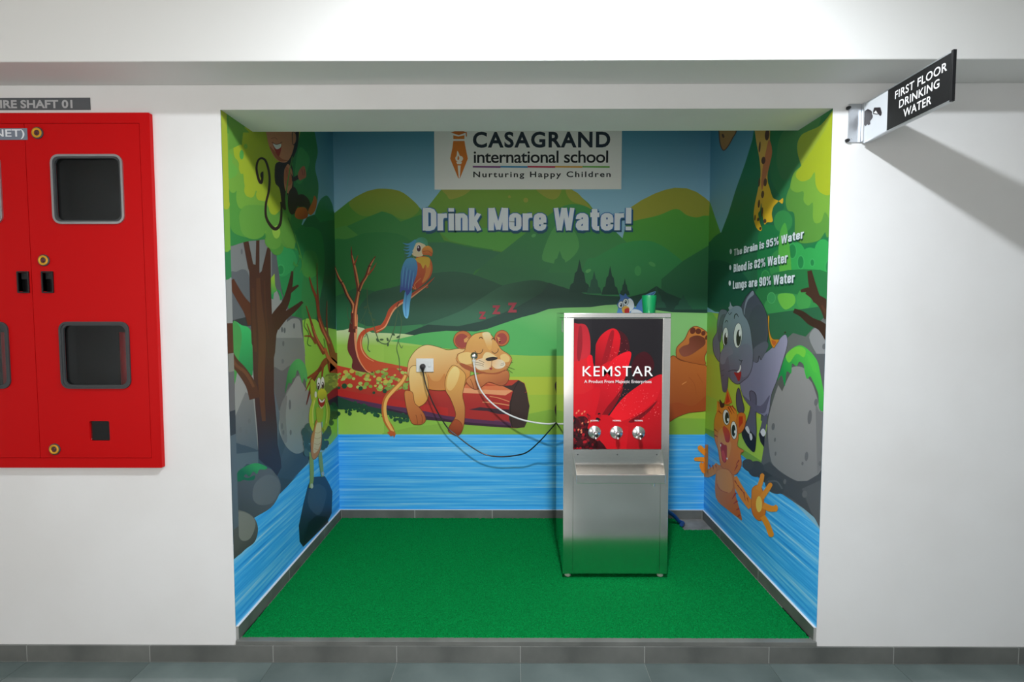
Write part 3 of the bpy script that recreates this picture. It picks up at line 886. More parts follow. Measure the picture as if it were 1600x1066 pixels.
# water ink: long horizontal streaks
wm = bpy.data.materials.new('printed_water_streaks'); wm.use_nodes = True; nt = wm.node_tree; b = nt.nodes['Principled BSDF']
b.inputs['Roughness'].default_value = 0.45; b.inputs['Specular IOR Level'].default_value = 0.35
tc = nt.nodes.new('ShaderNodeTexCoord'); mp = nt.nodes.new('ShaderNodeMapping'); mp.inputs['Scale'].default_value = (0.5, 0.5, 30)
n1 = nt.nodes.new('ShaderNodeTexNoise'); n1.inputs['Scale'].default_value = 1.6; n1.inputs['Detail'].default_value = 5; n1.inputs['Roughness'].default_value = 0.62
rp = nt.nodes.new('ShaderNodeValToRGB'); cr_ = rp.color_ramp
cr_.elements[0].position = 0.28; cr_.elements[0].color = (*lin('#2490e8'), 1); cr_.elements[1].position = 0.76; cr_.elements[1].color = (*lin('#dcf2ff'), 1)
for ps, cc in ((0.40, '#36a8f6'), (0.50, '#4abafe'), (0.60, '#78d0ff')):
    e = cr_.elements.new(ps); e.color = (*lin(cc), 1)
nt.links.new(tc.outputs['Object'], mp.inputs[0]); nt.links.new(mp.outputs[0], n1.inputs['Vector']); nt.links.new(n1.outputs['Fac'], rp.inputs[0])
nt.links.new(rp.outputs[0], b.inputs['Base Color'])


def mural_thing(label, loc): return thing('wall_mural', label, 'mural', loc)


# ================================================= back wall
mb = mural_thing('jungle mural on alcove back wall with sleeping lion, parrot and school logo', ((XL + XR) / 2, DP, MZ0))
B = Plane('Y', DP, 1, (XL + 0.0005, MZ0, XR - 0.0005, MZ1))
f = Print(B)
f.uvpoly([(XL, MZ0), (XR, MZ0), (XR, MZ1), (XL, MZ1)], '#9ccbe2', '#5793ac', ((0, 2.35), (0, 2.92)))
f.build('printed_sky', mb, INK)
f = Print(B, F7)
f.p('40,740 100,680 200,600 300,540 380,515 430,510 500,515 560,530 620,570 700,650 760,720 760,1000 40,1000', '#5c9c3c', sm=0)
f.p('200,610 300,540 380,515 430,510 500,515 560,530 620,570 690,645 650,700 590,722 540,712 490,685 430,670 350,700 270,690', '#93a038', '#76a03a', '430,510 430,720')
Q = [(648, 348), (668, 324), (689, 297), (705, 265), (730, 245), (860, 240), (886, 290), (905, 305), (920, 318), (938, 342), (960, 420), (640, 420)]
f.p(Q, '#7aa33c', '#5fa040', '800,560 800,900', sm=0)
for s_ in ('150,540 345,540 320,580 250,610 200,618 180,590', '840,540 1012,540 1000,600 960,620 900,600', '1055,545 1130,565 1185,620 1240,690 1180,662 1110,640 1070,600'):
    f.p(s_, '#9fa544', fr=F8)
f.e(760, 625, 18, 18, '#9fa544', fr=F8); f.e(640, 600, 10, 10, '#9fa544', fr=F8)
f.fr = H4
f.p('1060,110 1150,50 1230,10 1290,-12 1350,-25 1420,-22 1480,0 1530,35 1570,70 1640,170 1640,420 1060,420', '#a8a840', sm=0)
f.p('1060,190 1110,172 1250,140 1340,104 1380,108 1420,138 1480,152 1540,142 1640,180 1640,520 1060,520', '#5fae44', '#4a9c46', '1350,110 1350,420')
f.build('printed_far_hills', mb, INK)
f = Print(B, F7)
f.p('60,830 190,770 300,720 430,668 500,690 560,740 700,690 800,760 860,870 1000,900 1200,920 1200,1300 60,1300', '#3f8f48', sm=0)
f.p('60,800 180,765 270,838 60,890', '#57a048', sm=0)
f.p('835,815 900,870 1066,912 1300,950 1450,1000 1450,800 1100,780', '#5fae4a', sm=0)
f.p('60,900 200,860 300,822 430,812 560,830 650,880 760,930 860,1010 1000,1050 1000,1300 60,1300', '#348846')
f.fr = H4
f.p('-260,300 0,300 130,330 330,360 300,400 160,470 100,600 -260,640', '#397d56', sm=0)
f.p('180,470 330,350 430,270 520,200 640,110 720,75 800,80 860,110 960,200 1100,330 1250,420 1300,620 180,620', '#4a9c54', '#3a7f52', '760,90 600,560', sm=1)
f.p('640,200 740,220 780,330 700,420 600,420 560,380', '#5aa85c')
f.p('820,420 880,390 950,350 1030,310 1130,290 1230,300 1330,360 1430,460 1480,640 820,640', '#3fa057', '#3a8a54', '1130,300 1100,560')
f.e(835, 470, 18, 10, '#62b268', -25); f.e(510, 260, 14, 10, '#62b268', -25); f.e(1215, 430, 22, 12, '#57ab62', 30); f.e(1130, 470, 20, 30, '#4ca55e')
f.p('1270,520 1400,410 1550,320 1640,285 1640,760 1270,760', '#357f4c', '#2c6b4a', '1500,330 1500,640', sm=0)
f.fr = G1
f.p('110,560 300,480 420,500 600,540 800,560 1066,590 1300,700 1300,900 110,900', '#2c7248', sm=0)
f.p('330,640 470,620 700,720 900,810 1040,840 700,880 330,860', '#3a8452')
f.fr = H4
f.p('-480,620 -300,560 -160,500 0,475 120,485 230,520 330,560 420,600 420,720 -480,800', '#336a50', '#2b5c46', '0,480 0,700')
f.p('-150,800 0,740 110,690 300,570 400,540 520,525 620,550 740,600 740,760 -150,880', '#3a7054', '#27543f', '300,560 500,700')
f.p('-300,860 -120,790 60,800 200,770 330,720 420,680 560,600 600,540 700,575 830,610 960,620 1080,625 1180,600 1240,560 1300,600 1400,640 1450,700 1640,700 1640,800 -300,900', '#274f40', '#20463a', '600,560 600,720', sm=0)
for x, y, wd, hb in ((783, 400, 66, 600), (965, 440, 52, 612), (1052, 512, 30, 615), (870, 470, 45, 605), (665, 350, 70, 480), (1240, 560, 60, 690), (1400, 610, 55, 700)):
    c_ = '#214a3c' if y < 460 and x > 700 or x == 1052 else '#2c604a'
    if x == 665: c_ = '#3f8a52'
    f.p([q for q in pp(H4, [(x, y), (x + wd * .22, y + (hb - y) * .35), (x + wd * .42, y + (hb - y) * .42), (x + wd * .55, y + (hb - y) * .7), (x + wd * .8, y + (hb - y) * .76), (x + wd, hb), (x - wd, hb), (x - wd * .8, y + (hb - y) * .76), (x - wd * .55, y + (hb - y) * .7), (x - wd * .42, y + (hb - y) * .42), (x - wd * .22, y + (hb - y) * .35)])], c_, sm=0)
f.build('printed_forest', mb, INK)
# meadow
f = Print(B)
W_ = lambda y0, y1: [(500, y0), (1130, y0), (1130, y1), (500, y1)]
f.p([(500, 520), (524, 517), (537, 516), (556, 510), (568, 513), (581, 520), (603, 520.5), (631, 522), (654, 525), (700, 528), (760, 530), (760, 700), (500, 700)], '#dfe6c2', '#a4cf56', '560,510 560,540', sm=0)
f.p([(608, 533), (622, 530), (660, 521), (697, 517), (744, 518), (762, 514), (782, 507), (815, 496), (838, 490), (857, 483), (880, 481), (923, 480), (945, 477), (962, 476), (990, 478), (1020, 484), (1049, 488), (1090, 489), (1130, 490), (1130, 560), (760, 560), (700, 545), (640, 537)], '#92d07e', '#58b862', '940,478 900,556', sm=0)
f.p([(600, 538), (700, 545), (760, 553), (830, 556), (1130, 556), (1130, 690), (600, 690)], '#9fcb52', '#93c64c', '800,553 800,590', sm=0)
f.p([(780, 589), (1130, 589), (1130, 618), (780, 618)], '#b9cb42', sm=0)
f.p([(780, 617), (1130, 617), (1130, 680), (780, 680)], '#a8c845', sm=0)
f.p([(800, 652), (860, 640), (900, 650), (1130, 655), (1130, 690), (800, 690)], '#8dba45', sm=0)
f.p([(598, 677), (640, 668), (700, 661), (760, 662), (820, 672), (820, 690), (590, 690)], '#8cbb48', sm=0)
f.build('printed_meadow', mb, INK)
# water
f = Print(B); zt = B.px(800, 679)[1]
f.uvpoly([(XL, MZ0), (XR, MZ0), (XR, zt), (XL, zt)], '#3ba6dc')
f.build('printed_water', mb, wm)
# log, branch and moss
f = Print(B, G2)
Q = pp(G2, '95,368 200,392 300,415 400,400 460,345 520,352 620,372 740,398') + pp(G3, '330,525 560,548 700,552 800,553 850,580 868,640 892,770 872,900 850,948 780,956 540,940 360,925 170,895') + pp(G2, '870,828 700,792 560,752 330,705 140,650 95,640')
f.p(Q, '#d14a30', '#b02a28', '600,380 600,700', sm=0)
f.p('95,560 140,572 330,610 560,650 720,680 900,705 1066,735 1066,800 900,768 720,735 560,715 330,670 140,632 95,625', '#c22a26', sm=0)
f.p(pp(G2, '95,612 140,630 330,668 560,712 720,733 900,765') + pp(G3, '170,848 350,872 540,890 740,905 740,952 540,940 360,925 170,895') + pp(G2, '870,828 700,792 560,752 330,705 140,650 95,640'), '#5b3054', sm=0)
f.p(pp(G2, '870,800 700,768 560,735') + pp(G2, '560,755 700,795 870,832') + pp(G3, '170,898 360,926 540,941 740,952 740,935 540,920 360,905 170,875'), '#3c2038', sm=0)
f.fr = G3
f.p('325,575 480,560 560,580 680,600 760,642 690,680 600,665 460,660 330,640', '#e2794a', sm=0)
f.p('330,618 480,632 620,640 758,640 690,682 560,672 330,660', '#f0a271', sm=0)
f.p('340,560 470,555 560,590 640,598 540,605 340,590', '#c8502f', sm=0)
f.line('500,738 600,745 725,765', 8, '#e99866'); f.line('560,690 640,705 725,735', 6, '#e99866'); f.line('600,890 690,895 740,912', 10, '#8a3a50')
f.p('385,800 480,780 600,793 725,800 725,842 620,835 540,812 470,808', '#3f2430', sm=0)
f.p('720,800 728,735 762,650 665,602 745,598 800,555 850,585 868,650 850,660 872,655 880,720 893,770 872,900 850,948 790,956 745,950 722,880', '#3f2d29', sm=0)
f.line('805,560 760,640 735,760 740,900 752,948', 8, '#2c1e1c')
f.build('printed_log', mb, INK, 'red and purple fallen log print')
f = Print(B, G2)
blobs(f, G2, '135,450 400,370 720,390 745,570 480,590 300,560 135,560', 110, ['#97b552', '#aec45c', '#cdbd52', '#7fa046', '#b9cd6a', '#8aa944'], 9, 24, 3)
blobs(f, G2, '120,640 330,690 560,750 720,785 900,820 860,850 600,830 300,760 140,770', 120, ['#1d5236', '#24603c', '#173f2c', '#20573a'], 7, 17, 4, 1.0)
f.p('130,640 330,700 560,752 720,790 740,820 560,790 430,760 330,735 140,740', '#1f4a36', sm=1)
for x, y, r_ in ((155, 780, 18), (250, 780, 17), (483, 797, 16), (625, 833, 14), (672, 845, 17), (590, 800, 14), (205, 550, 22), (340, 570, 18), (540, 592, 18), (160, 565, 12), (450, 606, 12), (220, 765, 12), (330, 750, 14)):
    f.e(x, y, r_, r_, '#1d4f34')
f.build('printed_moss', mb, INK)
f = Print(B, G2)
f.p('278,412 272,330 232,250 240,150 268,40 258,-60 300,-60 300,150 322,280 382,380 445,440', '#6f2c2e', sm=1)
f.p('290,-40 315,-40 312,100 308,200 345,330 425,432 385,425 320,330 292,220 286,100', '#f09a6c', sm=1)
f.p('420,432 360,380 322,300 308,210 325,130 370,80 430,65 500,45 480,80 420,92 372,125 352,180 360,240 400,300 450,330 530,355 740,395 740,410 560,400', '#d0522f', sm=1)
f.line('352,130 340,180 350,250 390,310 450,345', [4, 8, 10, 8, 4], '#f0a070')
f.fr = G1
br, hi, dkb = '#b8502f', '#ee9560', '#5e2620'
f.line('268,850 275,770 285,690 272,610 225,530 190,450 152,390 126,290', [60, 48, 36, 34, 28, 22, 18, 4], dkb)
f.line('278,690 280,620 235,540 200,455 160,390 128,310', [22, 16, 14, 12, 9, 3], hi)
f.line('292,820 294,700 305,600 322,500 302,380 286,290 266,210 262,135', [34, 34, 32, 30, 26, 22, 14, 4], '#8c3c2a')
f.line('300,800 298,690 312,590 326,490 308,370 290,290 270,210', [18, 16, 14, 13, 13, 12, 5], hi)
f.line('286,290 302,250 318,210', [14, 10, 3], br)
f.line('325,510 345,450 385,385 410,310 435,260 465,215', [24, 24, 22, 20, 16, 6], '#7c3426')
f.line('335,505 360,440 395,380 420,300 455,235', [8, 10, 10, 10, 4], hi)
f.line('400,372 440,325 472,272', [16, 12, 3], br); f.line('402,300 428,298', 8, dkb); f.line('168,440 192,428', 8, dkb)
f.line('455,840 520,805 560,745 590,665 650,612 720,575 800,515 880,462 955,392', [46, 42, 38, 34, 32, 26, 22, 16, 3], '#c64f2c')
f.line('470,842 540,805 575,740 615,665 670,615 740,575 820,515 900,455', [4, 10, 8, 12, 14, 12, 10, 5], '#f4a878')
f.line('640,640 660,600', 8, dkb); f.line('885,480 903,470', 10, br)
f.build('printed_branch', mb, INK, 'bare reddish branch print')
f = Print(B, G1)
vc = '#4c6a48'
for s_, w_ in (('395,480 400,620 430,720 470,860 500,930 560,945 590,900 630,780 650,660', 7), ('400,600 380,680 330,780', 4), ('650,660 680,760 665,880 640,980 660,1070 665,1180', 6), ('230,640 235,720 265,780', 5), ('390,860 405,920 400,990 420,1010', 7), ('365,740 385,860 370,890', 4), ('655,930 680,980 690,960', 4)):
    f.line(s_, w_, vc)
for x, y, a_ in ((480, 915, 60), (515, 910, 0), (565, 910, 70), (567, 950, 90), (612, 865, 40), (652, 888, -30), (450, 745, 20), (420, 690, 30), (380, 640, -30)):
    f.e(x, y, 17, 8, '#456340', a_)
f.build('printed_vines', mb, INK)
# parrot
f = Print(B, G1)
f.p('715,505 765,500 752,600 735,725 705,718 690,640 700,560', '#4f9fdc', '#79c4ee', '720,520 720,720'); f.line('725,530 715,620 718,715', 5, '#2f6ab8')
f.p('800,230 860,215 915,235 938,300 928,370 885,430 800,495 768,475 785,400 808,320', '#dc6a30', '#c03c24', '900,260 790,480')
f.p('880,260 925,300 905,390 850,440 880,350', '#e88a3c')
f.p('765,190 790,235 830,225 905,225 918,262 900,315 880,285 860,320 840,280 812,262 780,225', '#eab93a')
f.p('765,190 768,150 795,108 850,106 885,140 862,205 825,222 785,215', '#f0dcb6')
f.p('768,165 775,110 810,70 850,58 890,78 900,130 870,118 830,102 800,110 785,145', '#4a9c74', '#57b0c0', '860,70 780,140')
for s_ in ('800,85 740,118 690,106', '790,110 740,165 694,160', '775,145 745,190 704,190', '768,175 745,212 722,220', '785,95 745,140 700,140'):
    f.line(s_, [22, 16, 2], '#4f9fcc')
f.p('850,165 872,138 905,130 932,150 940,182 930,215 905,208 860,205', '#f0a040', '#d0622c', '890,135 890,210')
f.line('858,180 900,172 935,195', 4, '#a84820')
f.e(824, 150, 22, 32, '#f4efe6'); f.e(824, 152, 17, 27, '#4a2236'); f.e(820, 142, 6, 9, '#f0eaf0')
f.p('735,232 790,236 812,290 808,360 785,430 760,500 725,545 712,505 690,500 668,518 672,440 676,350 700,270', '#58a8d8', '#3f50ae', '710,240 760,500')
for k in range(7):
    f.line([(700 + 12 * k, 320 + 14 * k), (690 + 11 * k, 400 + 10 * k), (686 + 10 * k, 470 + 4 * k)] if False else f'{700+14*k},{300+8*k} {692+13*k},{380+9*k} {684+13*k},{470+6*k}', [3, 6, 2], '#3a63b4' if k % 2 else '#6cb4e0')
f.line('770,470 800,490 790,450 840,400', 6, '#e89050')
f.build('printed_parrot', mb, INK, 'blue and orange parrot print on a branch')
# lion
L1, L2, L3, LO = '#fbd58c', '#e8a24c', '#cf7a3c', '#74380f'
f = Print(B, G2)
f.line('720,450 690,510 620,580 560,640 535,720 545,820 590,900 620,960', [34, 40, 40, 40, 40, 42, 46, 30], '#c8702f')
f.line('715,460 680,520 612,590 558,660 542,740 560,840 610,930', [18, 24, 24, 24, 24, 26, 20], '#f6bc62')
f.p('560,935 590,970 612,960 618,985 632,950 600,920', '#c8602c', sm=0)
Q = pp(G2, '735,470 732,390 745,330 790,262 850,218 910,208 1000,230 1066,250') + pp(G3, '300,292 380,300 400,500 370,560 330,620 180,640 100,638') + pp(G2, '900,575 830,560')
f.p(Q, '#fbd894', '#dc8a3a', '900,215 1000,560', ol=LO, ow=4)
f.p(pp(G3, '45,500 80,555 140,560 185,500 200,560 190,620 120,636 60,600'), '#d88a46', sm=1)
f.p('745,420 780,380 850,400 890,470 905,560 900,650 860,705 800,720 765,640 745,540', L1, L2, '770,420 880,680', ol=LO, ow=4)
f.p('705,600 740,588 775,610 790,690 830,730 872,790 880,840 850,868 810,872 770,862 740,800 715,700', '#dc8a48', '#b8602e', '720,610 840,860', ol=LO, ow=4)
f.line('800,790 810,830 812,868', 4, LO); f.line('840,780 855,820 850,860', 4, LO)
f.fr = G3
f.p('190,560 215,480 260,430 330,470 362,520 350,600 335,680 355,780 350,900 330,980 295,1018 250,1005 215,975 230,930 275,860 270,800 230,700 195,640', '#f0b660', '#b55c2e', '260,470 290,1000', ol=LO, ow=4)
f.p('205,560 225,490 270,440 310,480 290,570 240,640 205,620', '#fbdc8e', '#f2c070', '230,460 260,630')
f.p('230,935 275,880 330,920 325,985 295,1015 250,1003 218,975', '#b05028', '#8f3a20', '270,900 280,1010', ol=LO, ow=4)
# arm under the head
f.p('365,560 400,520 480,500 560,495 660,470 715,480 722,540 690,590 640,598 560,570 520,590 470,628 430,628 390,600', '#d98a4e', '#b8623a', '520,500 560,610', ol=LO, ow=4)
f.line('400,545 420,590 425,625', 4, LO); f.line('440,560 455,600 460,628', 4, LO)
# ears
f.e(337, 220, 78, 76, '#c9733a', -15, ol=LO, ow=4); f.e(330, 228, 58, 60, '#a8453c', -15); f.p('345,215 390,185 375,205 400,215 375,225 385,240 350,240', '#e2a05c', sm=0)
f.e(662, 205, 62, 66, '#c9733a', 15, ol=LO, ow=4); f.e(660, 210, 45, 48, '#a8453c', 15); f.p('620,190 650,205 635,215 655,225 630,235 640,245', '#e2a05c', sm=0)
# head
f.p('290,350 300,335 350,310 372,240 420,180 480,158 540,155 580,185 620,240 660,300 720,340 745,380 735,415 715,450 700,470 640,490 570,500 500,485 420,480 350,455 310,420 285,390', '#eab060', '#d08a4c', '480,170 480,480', ol=LO, ow=4)
f.p('500,165 560,160 580,230 570,300 545,290 520,230', '#f2dca8', '#eab060', '540,160 545,280')
f.p('305,340 380,320 440,350 440,400 400,420 340,420 305,390', '#f4cc80'); f.p('650,350 690,335 725,365 720,400 680,405 655,385', '#f4cc80')
f.p('315,410 400,440 480,478 570,495 640,485 700,460 640,500 560,505 440,490 350,458', '#b05a34')
f.p('440,400 470,380 530,370 575,390 580,430 560,460 500,470 460,462 436,430', '#f4c890', '#f0e2c8', '540,390 450,440')
f.p('580,430 585,395 640,380 680,400 690,430 660,455 610,458', '#f4c890', '#f0e2c8', '590,400 670,430')
f.p('520,330 560,325 625,368 600,385 540,385 500,380', '#f6d79c')
f.p('526,380 545,368 590,360 628,368 610,385 570,394 540,393', '#2e2422'); f.line('578,394 576,425 570,455', 4, '#8a4030'); f.p('555,455 572,448 585,458 570,472', '#a8353a', sm=0)
f.line('436,310 452,328 475,334 495,322 504,296', 5, '#4a2a1c'); f.line('578,315 595,330 615,328 630,310 630,292', 5, '#4a2a1c')
f.line('472,212 480,200 495,200 502,214', [3, 8, 8, 3], '#5a341c'); f.line('575,222 585,208 598,212 603,226', [3, 8, 8, 3], '#5a341c')
for s_ in ('440,425 480,428 510,438', '445,405 480,412 510,424', '470,390 495,398 515,410', '650,430 670,428 680,424', '655,418 670,414 682,410'):
    f.line(s_, 3, '#5a3a28')
for s_ in ('700,440 740,455 770,465', '700,455 730,480 752,495', '730,410 755,405'):
    f.line(s_, 3, '#4a5a30')
for s_ in ('285,390 275,375 300,365', '290,405 284,420 310,410', '735,380 750,376 742,395'):
    f.p(s_, '#d08a4c', sm=0)
f.build('printed_lion', mb, INK, 'tan lion cub print asleep on the log')
f = Print(B, H4)
for x, y, s_ in ((205, 757, 42), (288, 728, 50), (383, 718, 56)):
    Print(B, H4).text('z', (x - s_ / 2, y), (x + s_ / 2, y - s_ * 1.05), '#a83c48', 0.03).build('printed_sleep_letter', mb, INK)
# bear behind the cooler
f = Print(B, G6)
f.p('-480,500 -420,460 -300,430 -150,400 -20,360 60,380 110,340 150,365 240,385 298,400 300,470 318,560 316,620 292,645 200,656 130,682 60,720 -100,740 -300,740 -460,720 -520,640', '#c46c30', '#9c4420', '100,380 100,720', ol='#7a3a1c', ow=4)
f.p('-545,500 -510,470 -470,520 -470,700 -520,710 -545,640 -530,580', '#4a3a32')
f.p('60,640 130,600 220,620 300,560 316,620 292,645 200,656 130,682 60,720', '#a84c22')
f.p('130,345 132,295 175,250 203,195 240,178 292,205 308,240 304,300 285,350 290,390 240,385 180,372 145,358', '#d9853f', '#b8622c', '180,220 220,380', ol='#8a4420', ow=4)
f.p('143,312 165,288 198,275 203,242 245,228 285,244 288,278 252,308 205,338 165,345', '#7a3c28', '#9a5440', '250,240 170,330')
for x, y, a_, b_ in ((220, 202, 15, 19), (251, 205, 16, 16), (279, 216, 12, 14), (296, 240, 8, 13)):
    f.e(x, y, a_, b_, '#6f3322', 20)
f.line('160,500 185,485', 4, '#e89a58'); f.line('200,460 230,500 240,560', 3, '#a85426'); f.line('245,440 275,490', 3, '#a85426')
f.build('printed_bear', mb, INK, 'orange bear leg print beside the cooler')
# small blue bird above the cooler
f = Print(B, (850, 440, 4.845))
f.p('690,230 700,180 740,125 780,95 842,74 832,100 800,130 770,160 750,235', '#4f83cc', '#79b4e6', '720,220 830,85')
f.line('760,140 800,110 838,80', 6, '#3f62b4'); f.line('745,170 790,135 830,112', 6, '#8cc4ee')
f.p('548,245 560,200 552,175 575,130 570,95 600,108 615,90 632,115 665,135 680,170 690,200 740,230 740,300 548,300', '#4a74bc', '#5f9ad8', '600,110 600,240', sm=1)
f.p('600,200 640,130 672,150 680,190 665,215 640,230', '#e6ecf2'); f.p('660,222 700,212 745,238 745,300 660,300', '#e9eef4')
f.e(580, 176, 21, 27, '#dfe6ea', 10, ol='#3a4a58', ow=4); f.e(616, 155, 21, 26, '#dfe6ea', 10, ol='#3a4a58', ow=4)
f.e(582, 178, 9, 15, '#26333c'); f.e(617, 156, 9, 15, '#26333c'); f.e(579, 172, 3, 4, '#ffffff'); f.e(614, 150, 3, 4, '#ffffff')
f.p('588,205 610,185 640,195 645,220 620,240 595,235', '#e3b048'); f.p('610,210 640,202 642,240 612,242', '#c83030')
f.build('printed_blue_bird', mb, INK, 'small blue bird print above the cooler')
# headline
f = Print(B, F8)
hd = 'Drink More Water!'
f.heavy(hd, (5, 850), (1537, 683), '#23566e', 0.30, shift=(0.004, -0.014))
f.heavy(hd, (5, 850), (1537, 683), '#2f6eb4', 0.27)
f.heavy(hd, (5, 850), (1537, 683), '#e9eef4', 0.205)
f.build('printed_headline', mb, INK)
# school logo on its white field
f = Print(B, F8)
a, b = B.px(679.3, 296.8), B.px(970.5, 296.8)
f.uvpoly([(a[0], a[1]), (b[0], a[1]), (b[0], 2.97), (a[0], 2.97)], '#eceae6')
lg = f.build('logo_field', mb, INK, 'white printed field of the school logo')
f = Print(B, F8)
og = '#d97a30'
f.p('228,192 310,192 318,240 335,322 278,465 272,465 265,372 272,465 264,465 205,322 222,240', og, sm=0)
f.p('228,150 265,160 310,150 310,178 228,178', og, sm=0); f.p('208,130 266,113 330,128 268,150', '#c96c2a', sm=0); f.p('318,130 327,130 328,160 321,160', '#c96c2a', sm=0)
f.p('258,265 270,285 275,300 290,305 300,320 290,340 268,348 248,335 243,315 252,300', '#f0e6d8'); f.p('264,300 272,318 266,332 258,325', og)
f.p('250,345 292,345 286,362 256,362', '#f0e6d8', sm=0); f.p('260,372 282,372 276,462 268,462', '#f0e6d8', sm=0)
f.build('pen_emblem', lg, INK, 'orange pen nib emblem with a flame')
f = Print(B, F8)
f.text('CASAGRAND', (372, 243), (1381, 122), '#2b3340', 0.03, 1.14); f.text('international school', (378, 355), (1365, 262), '#1c1c22', 0.012, 0.94)
f.text('Nurturing Happy Children', (375, 472), (1383, 415), '#202024', 0.02, 1.25)
for x0_, x1_, c_ in ((371, 575, '#7a3a7a'), (575, 773, '#3a86b8'), (773, 975, '#c02848'), (975, 1176, '#dca040'), (1176, 1376, '#70b050')):
    f.p(f'{x0_},375 {x1_},377 {x1_},389 {x0_},387', c_, sm=0)
f.build('logo_lettering', lg, INK)

# ================================================= left wall
ml = mural_thing('jungle mural on alcove left wall with tree, monkey and frog', (XL, DP / 2, MZ0))
Lp = Plane('X', XL, 1, (0.0005, MZ0, DP - 0.0005, MZ1))
f = Print(Lp, F3)
f.uvpoly([(0, MZ0), (DP, MZ0), (DP, MZ1), (0, MZ1)], '#8cbfd6', '#4f8ca6', ((0, 2.3), (0, 2.9)))
f.build('printed_sky', ml, INK)
f = Print(Lp, F3)
f.p('780,1300 810,1000 850,850 890,800 925,795 960,860 980,930 1060,960 1060,1500 780,1500', '#2c8450')
f.p('700,1066 760,960 820,940 860,1000 990,980 990,1900 700,1900', '#2a7048', '#26563f', '850,960 850,1700', sm=0)
f.fr = F4
f.p('440,-100 640,-100 720,60 820,80 880,150 900,400 850,700 830,820 780,840 690,830 600,760 500,500', '#2f8048', sm=1)
f.p('470,250 530,190 640,230 700,290 740,500 760,600 700,700 640,800 600,700 560,560 480,480', '#329052')
f.p('720,520 760,430 820,440 850,560 830,780 780,850 720,800', '#3c8a4a')
f.p('530,260 600,230 660,280 680,380 620,440 560,470 520,420', '#3aa05a'); f.e(550, 415, 28, 40, '#2c8a4c', ol='#48ac64', ow=8)
f.p('730,300 760,260 830,280 850,420 790,480 720,440', '#3f8848', '#4f9a44', '780,270 780,480')
f.build('printed_forest', ml, INK)
f = Print(Lp, F4)
f.p('690,830 760,800 830,810 900,890 1000,900 1000,1500 700,1800', '#9cd04a', '#86c044', '850,820 850,1400', sm=0)
f.p('890,870 1000,890 1000,1800 880,1800', '#8fca48', sm=0)
f.build('printed_meadow', ml, INK)
f = Print(Lp)
f.p([(340, 1010), (340, 850), (400, 800), (470, 735), (500, 712), (520, 690), (531, 676), (540, 676), (540, 815), (380, 1010)], '#3ba6dc', sm=0)
f.build('printed_water', ml, wm)
f = Print(Lp, F4)
g1, g2, g3, g4 = '#9a9a96', '#7e7f7e', '#636568', '#4c4f54'
f.p('80,60 480,60 560,600 640,780 720,800 740,1066 760,1500 770,1900 640,2060 400,2300 80,2400', g3, '#42505a', '400,1300 400,1900', sm=0)
f.p('95,100 330,40 480,200 480,1066 95,1066', g2, sm=0)
f.p('140,470 200,430 250,410 290,440 310,560 310,900 140,900', g3); f.p('150,820 310,780 330,860 150,870', '#3a3c3e', sm=0)
f.p('95,470 158,470 165,1000 95,1000', g1, sm=0)
f.p('460,540 520,580 545,640 600,720 600,1066 470,1066', g1, sm=0)
f.p('500,1066 515,980 545,900 600,830 650,800 700,815 715,900 730,1100 500,1100', g1); f.p('650,1066 690,980 730,980 745,1100', g2, sm=0)
f.fr = F5
f.p('490,-60 730,-60 745,150 700,260 640,330 580,420 540,560 500,420 490,200', g2, sm=0); f.p('490,180 560,200 620,160 720,140 680,260 600,360 545,520 505,400', g3)
f.p('180,200 330,200 370,700 370,840 300,790 185,640 110,500 110,50', g1, sm=0)
f.p('100,20 150,60 185,250 185,640 130,700 110,400', '#6e5c54', sm=0); f.p('120,200 160,230 175,400 150,520 122,420', g3)
f.p('190,560 270,370 330,400 370,830 260,790 190,860 175,700', g2, '#5f686e', '270,400 270,830', sm=0)
f.p('120,560 185,560 190,1066 150,1066 125,700', '#35424c', sm=0)
f.p('495,340 545,560 530,760 550,900 600,760 640,860 780,880 770,930 640,1066 520,1040 480,900', '#62707a', '#3e4c58', '560,500 600,1000', sm=0)
f.p('590,400 640,310 690,240 740,330 790,400 800,640 760,800 690,858 620,830 570,760 535,660 545,560 565,470', g1, '#87908f', '680,260 680,840')
f.p('540,560 560,450 600,400 590,560 600,760 560,740', g2)
f.p('160,760 370,830 380,930 520,1040 640,1066 700,1010 600,1120 500,1220 330,1300 150,1300', '#46525c', '#3a464e', '300,800 400,1200', sm=0)
f.p('195,860 370,840 372,950 280,940 200,1020', '#5f6c72', sm=0)
f.fr = F6
f.p('105,30 160,10 220,-10 300,-30 350,-10 385,60 375,120 330,190 240,245 200,280 110,290', g3, '#4a4e50', '300,0 200,260'); f.p('240,60 300,10 360,20 380,80 340,160 270,175 230,140', '#6e7172')
f.p('110,220 160,205 220,230 250,270 258,320 240,380 190,420 150,455 110,460', '#6e6e68', '#4a4a48', '180,220 180,450'); f.p('145,215 215,230 245,280 215,360 165,370 140,300', '#85857c')
f.p('105,0 140,0 150,240 125,300 108,240', '#23313c', sm=0)
f.p('535,70 560,20 630,15 655,60 672,100 668,220 640,280 510,408 490,380 485,290 510,170', '#2f4660', '#14262e', '600,30 560,380', sm=0); f.p('545,90 600,60 640,110 600,230 540,180', '#3f5468')
f.p('540,270 580,235 640,240 650,270 510,405 520,340', '#12202a', sm=0)
f.fr = F5
for x, y, a_, b_ in ((622, 470, 10, 40), (565, 125, 10, 20), (230, 670, 14, 24), (275, 685, 10, 18), (300, 600, 12, 20), (560, 640, 9, 25), (628, 690, 8, 22), (570, 690, 8, 20)):
    f.e(x, y, a_, b_, '#6a6e70')
f.fr = F4
for x, y in ((560, 890), (580, 895), (655, 860), (240, 270), (570, 1000)): f.e(x, y, 8, 22, g3)
